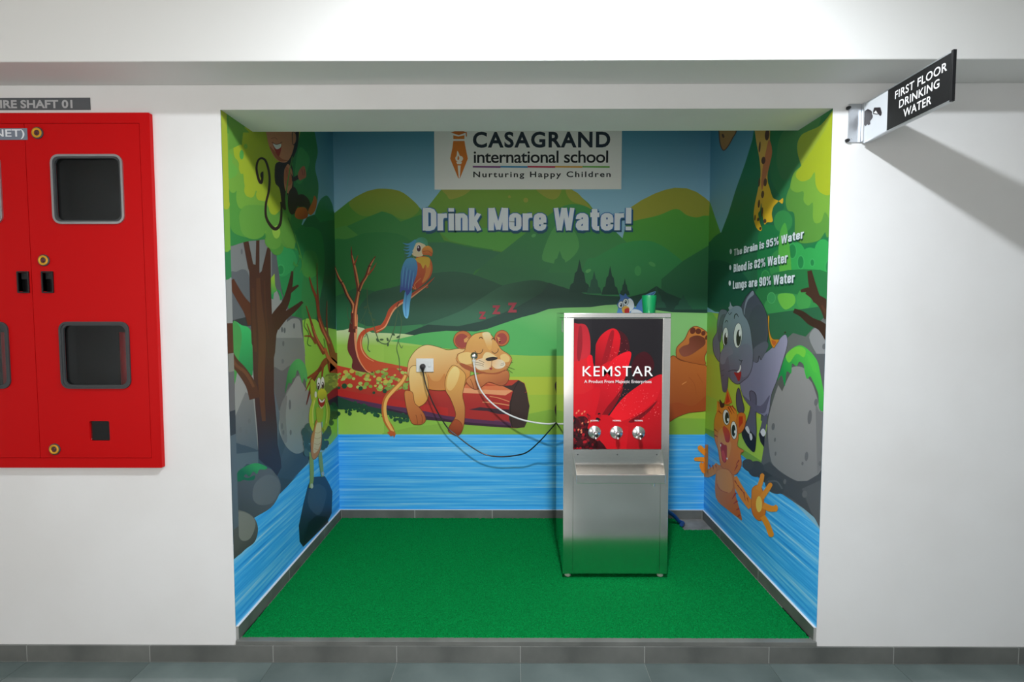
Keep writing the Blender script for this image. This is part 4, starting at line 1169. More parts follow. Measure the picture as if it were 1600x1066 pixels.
f.build('printed_rocks', ml, INK, 'grey cliff and boulder print')
f = Print(Lp, F5); f.p('585,380 590,310 610,200 640,140 690,105 740,150 760,230 755,290 735,260 720,300 700,230 680,195 665,250 645,260 635,300 610,300', '#4cb060', '#1f7a48', '680,110 600,340'); f.build('printed_grass_cap', ml, INK)
f = Print(Lp, F5); f.p('200,1030 220,990 300,945 370,935 440,965 425,985 380,985 360,1020 330,1000 300,1040 270,1020 240,1066 205,1060', '#3aa058', '#1c6a44', '330,940 300,1050'); f.build('printed_grass_cap', ml, INK)
f = Print(Lp, F6); f.p('105,-10 160,10 200,25 240,10 235,35 200,40 180,35 150,45 108,30', '#1f6a44'); f.build('printed_grass_cap', ml, INK)
f = Print(Lp, F4); f.p('165,850 240,855 300,880 320,960 325,1250 270,1200 240,1240 200,1200 170,1250', '#3cb866', '#1f8a50', '260,870 260,1200'); f.p('165,850 220,860 240,950 220,1100 190,1300 165,1300', '#4a9a52'); f.build('printed_grass_cap', ml, INK)
f = Print(Lp, F4); f.p('465,490 500,445 505,540 520,580 495,600 490,650 470,640', '#a8c838', '#2c9a54', '490,450 490,620', sm=0); f.p('515,570 545,580 565,640 545,660 535,600', '#2c9a54', sm=0); f.build('printed_grass_cap', ml, INK)
# tree trunk
f = Print(Lp, F4)
tb, tl = '#5c3426', '#5e3a2a'
f.line('340,840 300,740 230,640 150,500', [110, 90, 66, 60], tb); f.line('450,940 510,800 585,680 612,590 628,520 642,425', [120, 90, 60, 44, 34, 16], '#4a2c22')
f.line('605,600 650,565 690,538', [34, 28, 14], '#4a2c22'); f.line('500,860 570,790 650,730 722,668', [90, 64, 46, 22], '#4a2c22')
Q = pp(F4, '300,430 290,400 262,250 240,130 220,40 245,110 270,165 292,180 330,370 350,375 355,175 380,175 380,440 398,425 442,240 468,230 472,560 480,790 515,930 505,1066') + pp(F5, '495,100 495,350 520,640 525,780 550,900 555,970 520,1035 470,970 420,940 375,900 365,700 340,400 325,0') + pp(F4, '318,1000 310,800')
f.p(Q, '#4e2f26', '#332a36', '400,900 450,1900', sm=0)
f.line(pp(F4, '370,480 380,700 400,900 400,1066') + pp(F5, '395,300 415,600'), [30, 46, 60, 56, 50, 30], tl, raw=True); f.line('330,560 335,800 350,1066', [14, 26, 20], '#573527'); f.line('420,500 430,760 450,960', [8, 14, 8], '#573527')
f.fr = F5
f.line('345,420 310,310 240,200 170,120 110,0', [90, 80, 76, 70, 70], '#54342a'); f.line('335,330 270,215 190,150 130,20', [20, 26, 24, 20], '#6e4632')
f.build('printed_tree', ml, INK, 'brown tree trunk print')
# canopy
f = Print(Lp, F3)
c1, c2_, c3, c4 = '#a9b92f', '#79ab41', '#579840', '#3a8445'
f.p('60,100 680,200 800,250 835,380 842,460 822,570 847,690 845,790 820,900 740,960 700,1040 600,1100 300,1150 60,1100', c4)
f.p('650,200 760,270 790,400 760,470 790,600 770,760 700,820 650,700', '#358244'); f.p('690,420 750,440 780,520 740,640 700,700 660,640', '#4a9a50')
f.p('80,100 600,100 640,500 640,900 590,1100 560,1240 500,1260 450,1190 420,1090 390,1040 350,1010 330,1120 200,1100 150,1040 130,900 80,900', c3)
f.p('80,640 150,640 200,760 215,850 260,890 280,950 320,965 350,940 350,1000 390,1040 430,1040 470,1100 540,1060 570,900 560,600 300,400 80,300', c2_)
for x, y, a_, b_ in ((235, 800, 40, 96), (305, 885, 46, 80), (380, 970, 40, 74), (170, 690, 40, 80), (450, 1040, 40, 60)): f.e(x, y, a_, b_, c2_)
f.fr = F4
for x, y, a_, b_ in ((330, 70, 104, 102), (490, 185, 68, 66), (612, 170, 60, 74)): f.e(x, y, a_, b_, '#659c42')
f.p('225,60 260,140 340,172 410,145 430,90 440,200 490,252 545,225 560,160 600,230 660,240 640,100 560,-60 300,-100 225,-40', '#6aa243'); f.p('480,100 500,160 530,160 545,110 520,60', '#9cc44c')
f.fr = F3
f.p('250,280 300,240 680,240 700,300 640,520 560,640 560,860 520,930 490,942 460,900 430,840 385,825 355,750 330,800 290,795 260,700 250,610 225,590 215,530 180,470 175,400 205,375 240,390 240,330', c1)
for x, y, a_, b_ in ((205, 440, 30, 66), (300, 745, 42, 58), (385, 785, 32, 45), (490, 880, 36, 62), (240, 560, 24, 60)): f.e(x, y, a_, b_, c1)
f.e(238, 466, 17, 38, '#5aa84a'); f.e(270, 400, 16, 20, '#7fb446')
f.p('135,460 165,480 165,530 200,570 200,620 165,650 135,640', '#6fb048'); f.p('135,120 240,230 300,290 250,290 240,380 135,430', '#6a9f3e', sm=0)
f.build('printed_canopy', ml, INK, 'leafy green tree canopy print')
# mismatched strip at the front edge
f = Print(Lp, F3)
Y_ = Lp.px(360.5, 420)[0]
def zz(fr, y): return Lp.px(*pp(fr, [(100, y)])[0])[1]
st = [(zz(F3, -200), '#aebb38'), (zz(F3, 860), '#80b044'), (zz(F4, 245), '#3a8450'), (zz(F4, 470), '#9a9b98'), (zz(F4, 840), '#5a3428'), (zz(F5, 70), '#8a8880'), (zz(F5, 220), '#6c6c6e'), (zz(F5, 540), '#3a4048'), (zz(F5, 740), '#5f6a72'), (zz(F6, 330), '#5a5a56'), (zz(F6, 460), '#3ba6dc')]
for (z1, c_), (z0, _) in zip(st, st[1:]):
    f.uvpoly([(0, z0), (Y_, z0), (Y_, z1), (0, z1)], c_)
f.e(115, 860, 28, 40, '#aebb38', fr=F3); f.e(95, 800, 30, 60, '#aebb38', fr=F3); f.e(118, 240, 30, 34, '#80b044', fr=F4); f.e(118, 470, 30, 24, '#3a8450', fr=F4)
f.build('printed_edge_strip', ml, INK)
# monkey
f = Print(Lp, F3)
mk, sk, skd = '#33221f', '#d08a66', '#b0603c'
f.line('405,600 402,650 392,690 372,660 356,580 365,520 390,495 425,510 450,580 460,660 452,760 430,860 432,960 470,1030 510,1055 545,1010 555,900 548,840', [10, 18, 22, 20, 18, 16, 16, 18, 18, 18, 18, 18, 20, 24, 26, 22, 16, 10], mk)
f.e(398, 628, 12, 24, mk)
f.p('505,600 515,545 550,525 605,480 625,200 690,250 682,400 645,500 610,600', mk)
f.p('500,600 515,530 600,520 640,560 650,700 640,760 600,790 590,900 560,880 540,740 505,690', mk)
f.p('575,600 590,560 610,540 640,600 640,700 620,770 590,760 575,700', '#c98460')
f.line('600,600 640,660 690,640', [40, 36, 30], mk); f.p('690,600 720,560 740,565 750,640 720,660 700,670 685,640', '#c06a48'); f.line('715,580 725,630', 5, '#8a4430'); f.line('735,580 735,630', 5, '#8a4430')
f.p('575,640 590,565 610,575 635,640 632,700 590,710', '#c06a48'); f.line('595,590 600,640', 4, '#8a4430')
f.p('610,770 650,720 680,760 690,840 660,930 625,935 605,870', mk); f.p('670,800 720,780 770,820 785,880 770,920 740,880 700,880 670,860', mk)
f.p('660,950 680,890 740,885 765,930 750,970 690,978', '#c8682e', '#b04e24', '700,890 720,970'); f.p('770,900 800,840 815,790 835,830 825,900 790,945 768,930', '#c8682e')
f.p('435,200 440,330 460,410 500,490 550,525 600,520 640,450 660,340 650,200', sk)
f.p('460,400 500,480 550,520 610,510 560,500 510,450', skd)
f.p('640,290 668,300 670,360 645,385', '#c98460', ol=mk, ow=6)
f.p('482,370 515,385 552,378 548,440 530,480 505,440', '#a8382c'); f.p('487,375 515,387 550,380 545,410 515,422 495,400', '#f0ece6'); f.line('475,365 515,385 560,365', 5, '#7a4430'); f.line('470,340 500,330 520,345', 4, '#8f5238')
f.build('printed_monkey', ml, INK, 'black monkey print hanging from a vine')
f = Print(Lp, F3)
f.line('640,480 600,700 590,850 620,1000 690,1200 720,1330 700,1400', [6, 9, 9, 8, 6, 6, 4], '#5a9a40'); f.fr = F4
f.line('605,0 650,120 690,260 695,330 650,420', [8, 8, 7, 6, 4], '#3f7a3c')
for x, y, a_ in ((665, 250, 40), (700, 310, 60), (655, 365, 80), (672, 380, 20)): f.e(x, y, 16, 8, '#4a9a48', a_)
f.line('745,800 735,860 770,920 760,1000 790,1020', 5, '#3a6a34'); f.line('890,960 900,1030 870,1066', 5, '#3a6a34')
f.build('printed_vines', ml, INK)
# reddish branch end that runs into the back-wall log
f = Print(Lp, F4)
rb, rh = '#8c3a24', '#c4643c'
f.line('775,470 800,560 835,650 850,770 880,880 930,980 990,1200', [6, 16, 22, 24, 34, 40, 60], rb); f.line('835,360 840,560 850,700', [4, 10, 14], '#7a3a28'); f.line('750,700 790,830 830,960 900,1080', [5, 16, 26, 40], rb); f.line('735,940 790,945 830,1000', [8, 16, 24], rb); f.line('790,940 755,840', [12, 4], rb); f.line('915,660 915,860 945,1066', [4, 12, 16], '#7a3a28')
f.line('850,800 885,890 935,1000', [5, 10, 12], rh); f.line('800,860 840,970 890,1060', [5, 10, 12], rh)
f.fr = F5
f.line('990,60 985,190 940,120 900,130 850,200 760,260', [70, 110, 60, 44, 30, 14], rb); f.line('870,170 800,300 752,470', [20, 20, 6], '#6e2c26'); f.line('840,210 790,270 745,360', [18, 14, 5], rb); f.line('885,150 875,250', [18, 10], rb)
f.line('900,20 930,100 1010,180', [20, 26, 30], rh)
f.p('900,250 930,225 990,225 1010,330 960,350 905,370', '#6f8a40'); blobs(f, F5, '905,250 990,230 1000,330 920,360', 18, ['#8fae4a', '#a8bf55', '#6f9440'], 12, 24, 9)
f.p('915,390 960,350 1010,325 1010,420 930,470', '#8a2a30', sm=0); f.p('920,440 1010,390 1010,500 960,540 920,560', '#2c2434', sm=0)
blobs(f, F5, '920,470 1000,460 1000,540 960,600 920,680 930,560', 26, ['#1d5236', '#24603c', '#173f2c'], 10, 24, 10, 1.2)
f.build('printed_branch', ml, INK, 'reddish branch print near the corner')
# frog
f = Print(Lp, E5)
fg, fd, fb = '#b8c83a', '#7f9a30', '#d8b860'
blobs(f, E5, '160,560 200,520 190,720 170,800 150,700', 22, ['#3f5a58', '#35504e', '#4a6462'], 12, 28, 12, 1.2); blobs(f, E5, '270,620 330,560 320,700 280,740', 14, ['#2f5a48', '#35504e'], 12, 26, 13, 1.2)
f.p('195,250 215,240 235,280 215,360 200,370', '#a8b838')
f.line('232,350 205,440 200,530 225,590 245,560', [20, 26, 26, 24, 14], fg); f.line('225,380 212,450 215,540', 8, '#d4dc6a'); f.line('300,370 318,440 312,530 285,590 270,570', [20, 26, 26, 22, 14], '#a4b838'); f.line('305,400 312,470 305,540', 8, '#c8d45a')
f.line('200,740 205,840 205,930 195,990', [26, 28, 26, 20], '#8fa848'); f.line('262,740 270,820 280,910', [24, 26, 18], '#8aa860'); f.e(205, 975, 10, 18, '#c4ccb0'); f.e(282, 890, 10, 14, '#b0b8c0')
f.p('235,520 262,510 272,560 272,680 250,760 215,790 200,740 200,640 220,580', '#c8843a', ol='#8a5a28', ow=4); f.p('240,540 268,540 270,660 245,730 215,740 225,620', '#e8d8a8', '#d8c090', '250,560 240,730')
for y in (600, 640, 680, 715): f.line(f'222,{y} 245,{y+8} 268,{y-4}', 3, '#b89a60')
f.p('235,440 262,430 285,450 275,520 245,530', '#a8b838')
f.p('245,330 260,300 285,300 305,320 308,350 290,375 260,375 245,355', '#d4d83c', '#b0b832', '270,305 270,370')
f.p('250,365 275,385 298,362 292,410 270,430 255,410', '#b02c24'); f.p('255,368 276,385 294,368 288,390 265,395', '#f2eee6'); f.p('252,405 270,440 290,415 270,428', '#d8c890')
f.e(254, 265, 16, 44, '#f2f2ee', ol='#8a9450', ow=4); f.e(280, 258, 14, 42, '#f2f2ee', ol='#8a9450', ow=4); f.e(252, 282, 8, 24, '#2c2c2c'); f.e(281, 275, 8, 24, '#2c2c2c'); f.e(250, 274, 3, 7, '#ffffff'); f.e(279, 266, 3, 7, '#ffffff')
f.e(232, 340, 8, 22, '#e2e2d0')
f.build('printed_frog', ml, INK, 'lanky yellow green frog print')

# ================================================= right wall
mr = mural_thing('jungle mural on alcove right wall with giraffe, elephant and tiger', (XR, DP / 2, MZ0))
Rp = Plane('X', XR, -1, (-DP + 0.0005, MZ0, -0.0005, MZ1))
f = Print(Rp, G8)
f.uvpoly([(-DP, MZ0), (0, MZ0), (0, MZ1), (-DP, MZ1)], '#8cbfd8', '#4f90b0', ((0, 2.2), (0, 2.9)))
f.build('printed_sky', mr, INK)
f = Print(Rp, G8)
f.p('90,520 105,545 130,620 165,720 165,1100 60,1100 60,520', '#67a848', sm=0)
f.p('160,705 200,600 240,470 290,330 330,200 345,100 600,60 800,500 800,1100 160,1100', '#1f7a50', '#2a6a48', '330,200 330,900', sm=0)
f.p('85,800 110,740 150,705 200,690 250,700 300,760 320,900 300,1100 85,1100', '#2a6e4c'); f.p('85,880 160,850 260,900 330,1000 330,1100 85,1100', '#1d5a44')
f.build('printed_far_hills', mr, INK)
f = Print(Rp, G6)
f.p('285,95 310,100 400,110 480,300 640,500 640,1000 285,900', '#a6cf4a', sm=0); f.p('290,100 330,100 400,200 380,330 300,330', '#7cc45a', '#9ccc50', '320,110 320,330', sm=0); f.p('290,330 350,340 440,480 600,620 620,700 300,560', '#b4cc44', sm=0)
f.p('285,740 340,760 500,860 610,930 640,1000 500,960 285,800', '#7fae44', sm=0)
f.build('printed_meadow', mr, INK)
f = Print(Rp)
f.p([(1095, 676), (1104, 678), (1160, 712), (1200, 745), (1250, 795), (1285, 832), (1285, 1000), (1095, 830)], '#3ba6dc', sm=0)
f.build('printed_water', mr, wm)
f = Print(Rp, E4)
f.p('95,720 160,780 240,850 330,900 420,970 470,1030 480,1066 440,1060 330,980 200,880 95,780', '#1f72c0', sm=0)
f.p('280,620 420,720 560,820 700,960 700,1010 540,860 400,760 280,660', '#8fcfe8', sm=0)
f.build('printed_ripples', mr, wm)
# canopy
f = Print(Rp, G8)
k1, k2, k3, k4, k5 = '#abba2b', '#7eb041', '#629c42', '#4c9450', '#2f9a50'
f.p('430,100 800,-50 800,1100 480,1200 420,1000 380,860 420,720 470,620 500,540 430,420 430,250', '#2f7d4a')
f.p('480,180 560,100 700,60 620,280 560,380 500,420 470,370 460,300', '#4c8a50', '#3f7f4c', '560,120 500,400')
f.p('570,240 590,180 630,155 700,120 780,20 800,20 800,300 640,400 590,330', '#9fb23c')
f.p('510,520 540,440 600,380 700,380 800,420 800,720 740,700 720,700 690,740 640,755 590,755 560,720 555,600 520,580', k3)
f.p('535,440 560,370 640,330 800,330 800,650 770,680 745,630 720,590 700,640 670,650 655,620 655,540 630,555 605,530 605,480 570,485 540,470', k2)
f.p('565,380 600,330 660,240 720,150 790,30 800,480 760,490 730,500 690,480 670,440 665,375 640,410 600,425 570,410', k1)
f.p('720,690 745,640 760,680 780,760 760,790', k3)
f.fr = G8
f.p('360,720 440,660 520,720 560,780 640,770 720,730 800,740 800,1000 700,1000 500,1300 380,1200', '#23804a')
for x, y, a_, b_ in ((495, 640, 50, 60), (560, 820, 55, 70), (640, 860, 60, 80), (710, 820, 50, 85), (480, 880, 60, 90), (740, 880, 30, 60), (545, 880, 45, 60)): f.e(x, y, a_, b_, '#3aac58' if x > 530 else '#3c9650')
for x, y, a_, b_ in ((545, 800, 22, 40), (590, 860, 18, 36), (652, 862, 12, 20), (740, 885, 18, 36)): f.e(x, y, a_, b_, '#2a8a4c', ol='#44b462', ow=5)
f.p('470,760 500,650 520,700 540,900 530,1060 490,1060', '#58b44c', '#6cc04c', '500,700 510,1050')
for x, y in ((390, 980), (430, 1010), (400, 940)): f.e(x, y, 22, 36, '#2f8a4c', ol='#44a45a', ow=4)
f.fr = G6
f.p('560,20 680,-120 980,-120 985,60 930,160 880,210 820,240 760,235 700,260 650,180 610,100', '#2f7f48')
f.p('620,60 680,0 800,0 850,60 830,160 760,140 700,160 660,130', '#3f9c54'); f.p('700,0 780,0 790,50 740,85 705,50', '#72c44c'); f.e(660, 20, 22, 30, '#3fa05a', ol='#58b46a', ow=4); f.e(900, 60, 40, 50, '#3a9450'); f.e(840, 30, 40, 60, '#48a452')
f.build('printed_canopy', mr, INK, 'leafy green tree canopy print')
# rocks
f = Print(Rp, G6)
f.p('560,120 985,60 985,420 700,480 640,620 600,560', '#2f6a48', sm=0)
f.p('620,400 800,260 800,520 660,740 600,700', '#59645f', sm=0)
f.p('740,250 780,215 850,235 890,190 940,140 985,100 985,420 740,420', '#6d7270', sm=0); f.p('870,240 920,180 985,240 985,420 930,360', '#96989a')
f.p('600,960 650,640 720,420 800,330 985,330 985,1360 900,1230 720,1110 640,1060', '#62666a', sm=0)
f.p('640,760 650,660 700,500 740,430 800,400 860,430 910,560 930,640 960,660 960,940 920,1000 860,1035 800,1035 720,990 660,930', '#9a9b9a', '#8a8b8c', '760,450 860,1000')
f.p('905,600 925,650 965,660 960,930 915,1000', '#7c7e80', sm=0)
f.p('610,950 650,930 720,995 800,1038 860,1036 920,1000 960,940 960,1360 900,1240 780,1140 640,1060', '#4f5358', sm=0); f.p('830,1080 960,1020 960,1340 880,1210', '#606468', sm=0)
f.p('500,930 530,915 570,940 600,970 640,990 700,1040 720,1110 640,1060 580,1010 510,970', '#3f4448')
f.e(575, 970, 45, 45, '#464b50'); f.e(530, 945, 32, 30, '#4c5155'); f.e(680, 1060, 60, 45, '#4a4f54', 30); f.line('640,1040 690,1040 720,1080', 8, '#646a6e')
for x, y, a_, b_ in ((873, 682, 12, 40), (908, 600, 10, 20), (670, 735, 9, 20), (855, 900, 10, 26), (680, 808, 5, 12), (683, 885, 5, 12), (833, 940, 6, 10), (945, 870, 10, 32), (930, 940, 8, 14), (953, 290, 10, 16), (845, 1110, 14, 20), (735, 1040, 8, 14)): f.e(x, y, a_, b_, '#6c6f72', 5)
f.build('printed_rocks', mr, INK, 'large grey boulder print')
f = Print(Rp, G6)
f.p('690,490 710,440 735,360 770,310 820,290 870,320 910,370 935,440 945,520 955,640 935,650 915,560 885,490 860,460 850,420 830,370 800,400 770,390 765,440 745,480 720,540', '#5c625e', sm=0)
f.p('692,480 712,420 735,350 770,305 820,283 870,312 915,370 932,440 945,510 958,600 950,650 925,630 920,550 890,480 875,455 858,470 845,430 838,390 815,375 800,400 775,385 770,440 745,430 735,510 718,450', '#52c850', '#189850', '820,290 740,470')
f.p('740,340 780,300 820,290 850,310 840,350 800,330 760,380', '#78d44a'); f.p('858,330 900,370 915,430 890,420', '#58cc50')
f.build('printed_grass_cap', mr, INK)
f = Print(Rp, G8)
f.line('800,1200 720,1090 670,1050 640,1010 590,1015', [90, 60, 44, 30, 14], '#4a3026'); f.line('680,1070 655,990 638,905', [44, 40, 24], '#4a3026'); f.line('730,1100 690,1060 650,1020', [10, 14, 8], '#6b4632')
f.fr = G6
f.line('985,240 940,180 880,150 830,110 785,90', [60, 50, 44, 34, 24], '#3f2820'); f.line('990,120 950,60 900,10 860,-20', [80, 54, 44, 40], '#4a3026'); f.line('985,200 970,120 940,60', [30, 20, 10], '#5c3a2a')
f.build('printed_tree', mr, INK, 'dark brown bare branch print')
# giraffe
f = Print(Rp, G8)
f.p('150,60 245,60 245,150 225,190 200,235 175,258 158,225 152,170', '#c89a5c', '#b8824c', '200,100 190,250', ol='#6b3c28', ow=5); f.e(173, 180, 6, 12, '#5a3424', -20)
f.build('printed_giraffe_head', mr, INK, 'giraffe muzzle print'); f = Print(Rp, G8)
f.p('340,60 420,60 425,210 436,260 425,330 412,390 420,460 440,510 470,530 495,515 492,545 465,530 445,560 435,600 440,640 410,645 395,655 385,600 378,540 372,580 362,600 372,650 382,680 372,692 350,670 338,620 342,560 360,470 375,390 368,300 350,200', '#e2b45c', '#e8b82c', '390,150 420,600')
f.p('420,200 437,260 425,330 405,400 385,470 378,440 385,360 400,280', '#c87a4c'); f.p('385,470 412,430 440,510 470,530 445,560 435,600 440,640 410,640 395,600', '#eec02e')
for x, y, a_, b_ in ((410, 175, 12, 30), (390, 312, 11, 20), (400, 430, 9, 22), (370, 240, 5, 30), (386, 495, 8, 20), (366, 545, 6, 22), (368, 430, 5, 24), (398, 638, 8, 12), (345, 620, 4, 16), (383, 590, 5, 26), (362, 630, 6, 10), (374, 678, 6, 8)): f.e(x, y, a_, b_, '#5e3a2a', 5)
f.build('printed_giraffe', mr, INK, 'yellow spotted giraffe print')
# elephant
f = Print(Rp, E3)
e1, e2, e3, eo = '#8a98a8', '#6f7486', '#565a6c', '#1f1d29'
Q = pp(G6, '480,420 520,370 590,350 660,300 730,225 750,250 745,300 715,400 690,480 660,560 650,640 635,680 600,665 560,640 500,560')
f.p(Q, '#7c7f98', '#a09db8', '520,600 780,560', ol=eo, ow=3)
f.fr = G6
f.p('480,520 500,590 510,640 495,665 470,640 465,560', '#4e5064', ol=eo, ow=3)
f.p('540,540 575,560 575,680 578,760 570,860 555,872 520,830 497,780 505,740 525,700 545,620', '#5c5e74', ol=eo, ow=3); f.p('498,775 520,735 545,760 575,800 570,860 556,872 520,835', '#22222c'); f.p('515,745 528,732 540,760 535,775', '#d8dce4'); f.p('538,775 550,775 555,800 545,810', '#d8dce4')
f.p('615,680 640,660 632,720 620,850 600,820 590,780', '#5c5e74', sm=0); f.p('592,770 625,770 620,848 600,820', '#22222c', sm=0); f.p('600,765 615,745 630,770 615,790', '#d8dce4')
f.p('500,560 560,640 620,660 640,610 650,560 600,620 540,590', '#5f6078')
f.fr = E3
f.p('100,240 150,225 180,260 130,400 100,560 110,760 70,740 35,660 30,540 70,460 75,360', e2, ol=eo, ow=4); f.p('110,300 150,270 165,300 130,420 110,560 85,540 80,440', e3)
f.p('320,260 360,120 400,60 445,25 470,60 520,130 570,220 600,330 605,480 590,600 560,690 530,750 510,710 500,770 450,760 430,640', '#4c5060', ol=eo, ow=5)
f.p('350,270 370,140 410,70 445,30 455,70 400,120 370,200 355,280', '#8a94a4'); f.p('400,330 460,200 530,180 580,280 590,450 570,560 520,610 440,640 400,450', '#454a58'); f.p('450,640 560,560 610,590 570,690 535,740 510,700 490,770 450,760', '#5d6070')
f.p('130,400 150,310 190,240 240,195 290,185 330,210 350,280 390,340 420,430 438,560 450,680 440,820 400,920 340,970 300,1000 250,990 200,930 195,870 190,940 175,1066 130,1040 110,900 100,780 110,680 140,620 130,520', '#8496a4', '#676a7e', '270,220 260,900', ol=eo, ow=4)
f.p('215,930 190,935 175,1070 132,1075 115,950 105,800 120,690 180,690 200,800', '#6a6d80', '#585a6c', '130,700 150,1060'); f.p('110,680 150,620 210,610 240,680 180,720 150,790 108,780', '#7d8092')
f.p('205,190 208,140 225,185 245,200 225,215 200,230 190,205', '#9aa6b2', sm=0); f.line('190,255 205,280 220,258 230,262', 5, eo)
f.e(290, 495, 44, 130, '#e6ece8', 3, ol=eo, ow=4); f.e(160, 505, 30, 95, '#e6ece8', 3, ol=eo, ow=4)
f.e(298, 520, 25, 86, '#23262a', 3); f.e(164, 530, 18, 66, '#23262a', 3); f.e(310, 472, 11, 32, '#f4f6f6'); f.e(172, 490, 8, 26, '#f4f6f6')
f.line('252,325 258,285 278,272 298,305', [4, 10, 10, 4], '#24242c'); f.line('155,365 165,345 178,342 185,360', [3, 8, 8, 3], '#24242c')
f.p('300,650 340,590 400,590 440,660 440,800 400,900 340,930 320,850 335,760', '#74788c'); f.line('300,745 320,760 340,752', 6, eo); f.line('330,755 320,800', 5, eo)
f.p('250,880 290,885 320,870 325,900 310,960 295,970 275,930', '#a8252c'); f.p('282,872 305,850 315,800 322,830 312,865 295,882', '#f0efe8')
f.line('190,870 240,855 290,860', 5, eo); f.line('110,870 150,850', 3, eo); f.line('115,920 150,905', 3, eo)
f.p('605,300 618,300 615,400 630,490 660,535 720,540 690,590 665,625 640,590 620,520 608,420', '#e8a828', '#d88a24', '620,400 680,600', ol='#8a5a1c', ow=4); f.p('640,545 665,600 690,560', '#c8602a')
f.p('770,470 785,450 795,465', '#3a2a20', sm=0)
f.build('printed_elephant', mr, INK, 'grey smiling elephant print')
# tiger
f = Print(Rp, E4)
o1, o2, o3, st_ = '#f0942e', '#e07828', '#c85a22', '#b03020'
f.line('275,640 300,690 340,760 390,830', [44, 48, 52, 50], o1); f.p('390,760 395,710 430,690 460,720 470,800 480,860 460,910 430,915 400,880 388,830', '#ee9428', '#e07e24', '420,700 440,900', ol='#b85a1c', ow=3)
f.line('430,720 450,670 460,622', [34, 30, 26], '#f29a2c'); f.line('455,770 490,720 512,685', [34, 32, 28], '#f29a2c'); f.line('465,820 510,840 545,840', [40, 40, 36], '#f29a2c'); f.line('460,890 490,940 515,1005', [36, 36, 36], '#f29a2c')
f.e(515, 1005, 18, 18, '#f29a2c'); f.e(545, 838, 14, 22, '#f29a2c'); f.e(510, 688, 14, 14, '#f29a2c'); f.e(459, 628, 12, 14, '#f29a2c'); f.e(438, 812, 20, 52, '#f6d25c', 0)
for s_ in ('282,660 300,690', '300,690 325,720', '318,712 345,745', '340,735 350,790', '362,770 370,800'): f.line(s_, [8, 2], st_)
f.line('180,565 140,600 100,615 80,580', [50, 50, 50, 44], o1); f.line('85,600 95,520 102,430', [46, 32, 18], '#e88a2a'); f.line('90,490 60,455', [34, 36], '#f29a2c'); f.line('90,525 30,522', [30, 24], '#f29a2c'); f.e(55, 450, 16, 17, '#f29a2c')
for x in (120, 140, 160): f.line(f'{x},{560} {x+6},{590}', [7, 2], st_)
f.p('165,570 180,560 270,600 280,680 290,760 315,850 328,915 300,895 240,850 160,765', '#e08a3c', '#d06c28', '200,600 280,880'); f.p('170,600 250,600 270,700 240,740 180,700', '#e89a4c'); f.line('165,680 190,720 240,740', 4, o3)
for s_ in ('290,740 265,780', '300,790 275,810', '310,840 290,850', '315,880 300,895'): f.line(s_, [12, 3], st_)
f.p('150,300 160,240 180,200 175,150 200,190 230,180 285,200 300,260 305,380 300,440 340,470 320,490 325,560 300,610 270,622 240,590 195,570 175,460 155,400', '#ec8f30', '#dc7c2c', '220,200 230,600', ol='#b8541c', ow=3)
f.p('215,170 235,70 265,160 240,175', o2, sm=0, ol='#b8541c', ow=3); f.p('222,170 236,95 252,155', '#d03a20', sm=0); f.p('185,140 205,165 215,160 212,190 190,190', '#3a2420'); f.p('170,140 180,200 165,230', '#f2a030', sm=0)
f.p('300,240 345,232 352,290 330,345 300,350', o2, ol='#b8541c', ow=3); f.p('308,250 335,248 335,290 308,325', '#c8331c', sm=0)
for s_ in ('250,180 280,230', '240,190 265,235', '265,180 290,215', '150,330 175,350', '152,370 180,385', '300,560 280,600', '310,530 290,560', '180,215 200,235'): f.line(s_, [9, 2], st_)
f.p('175,380 190,330 220,330 250,400 260,440 240,520 200,540 180,470', '#e89a4c'); f.p('190,420 215,432 232,440 230,530 215,545 200,520', '#b82c24'); f.p('198,480 212,470 225,520 212,540', '#e0483c'); f.p('188,425 196,430 192,448', '#ffffff', sm=0); f.p('228,515 238,515 234,530', '#ffffff', sm=0)
f.p('205,330 215,310 245,340 254,380 245,415 225,410 215,370', '#d8402c', '#c03024', '220,320 240,410')
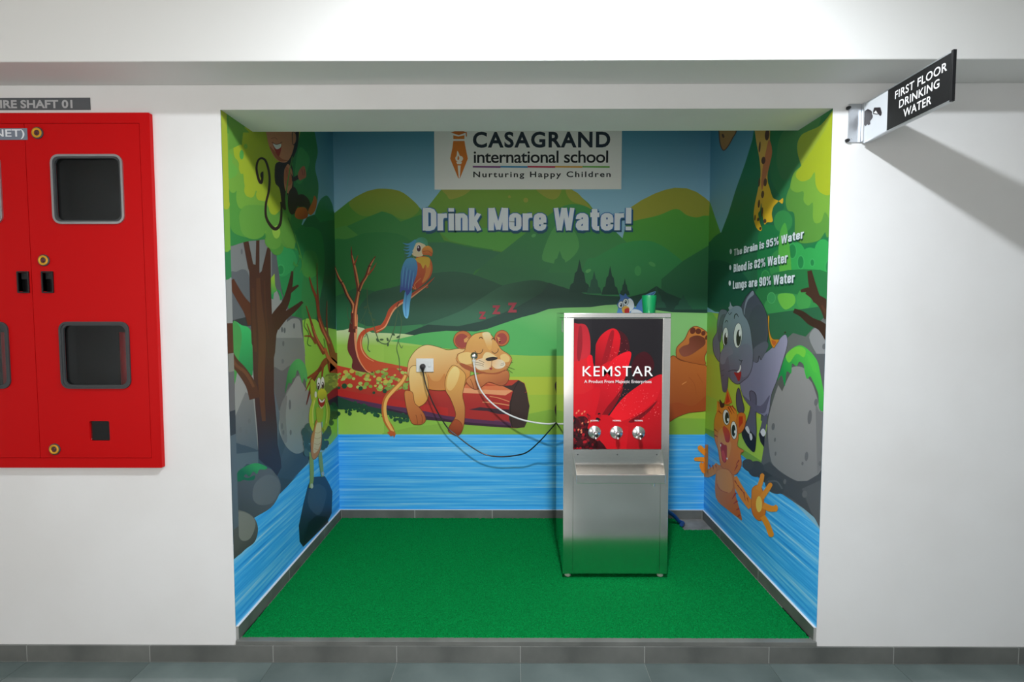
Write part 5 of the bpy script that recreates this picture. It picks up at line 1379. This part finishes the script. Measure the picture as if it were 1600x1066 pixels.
f.e(228, 255, 21, 50, '#f6f6f2', -5, ol='#3a2420', ow=3); f.e(277, 338, 20, 58, '#f6f6f2', -3, ol='#3a2420', ow=3); f.e(233, 258, 13, 36, '#14181c'); f.e(275, 340, 13, 38, '#14181c'); f.e(239, 270, 5, 10, '#ffffff'); f.e(284, 348, 5, 10, '#ffffff')
f.build('printed_tiger', mr, INK, 'orange tiger cub print reaching out of the water')
# the tiger's fingers reach round the corner onto the back wall
f = Print(B, E4)
f.line('95,600 75,590 62,560 70,545', [40, 30, 24, 20], o1); f.line('110,500 80,475 55,452', [30, 34, 34], '#f29a2c'); f.line('110,527 60,522 30,522', [30, 28, 24], '#f29a2c'); f.e(55, 450, 16, 17, '#f29a2c'); f.e(28, 522, 12, 12, '#f29a2c'); f.line('92,600 90,540', [40, 30], '#e88a2a')
f.build('printed_tiger_paw', mb, INK)
# health facts
for s_, lb, rt_, by in (('The Brain is 95% Water', (232, 826), (612, 682), 802), ('Blood is 82% Water', (231, 914), (525, 808), 888), ('Lungs are 90% Water', (228, 1004), (564, 914), 972)):
    f = Print(Rp, G8); f.e(216 - (by - 802) / 40, by, 6, 14, '#e4ecf2')
    fact = f.build('printed_health_fact', mr, INK)
    tot = heavy2d(s_, 0.18)[2]; x = 0.0
    for wd in s_.split():
        wl = heavy2d(wd, 0.18)[2]; f = Print(Rp, G8)
        q = [(lb[0] + (rt_[0] - lb[0]) * t) for t in (x / tot, (x + wl) / tot)]
        # the line runs level on the wall: take both heights from the ends of the whole line
        a, b = Rp.px(*pp(G8, [lb])[0]), Rp.px(*pp(G8, [rt_])[0]); u0, u1 = a[0] + (b[0] - a[0]) * x / tot, a[0] + (b[0] - a[0]) * (x + wl) / tot
        f.heavyuv(wd, u0 + 0.003, a[1] - 0.006, u1 + 0.003, b[1] - 0.006, '#1d4a44', 0.2); f.heavyuv(wd, u0, a[1], u1, b[1], '#e4ecf2', 0.18)
        f.build('printed_word', fact, INK)
        x += wl + 0.045 + 0.22
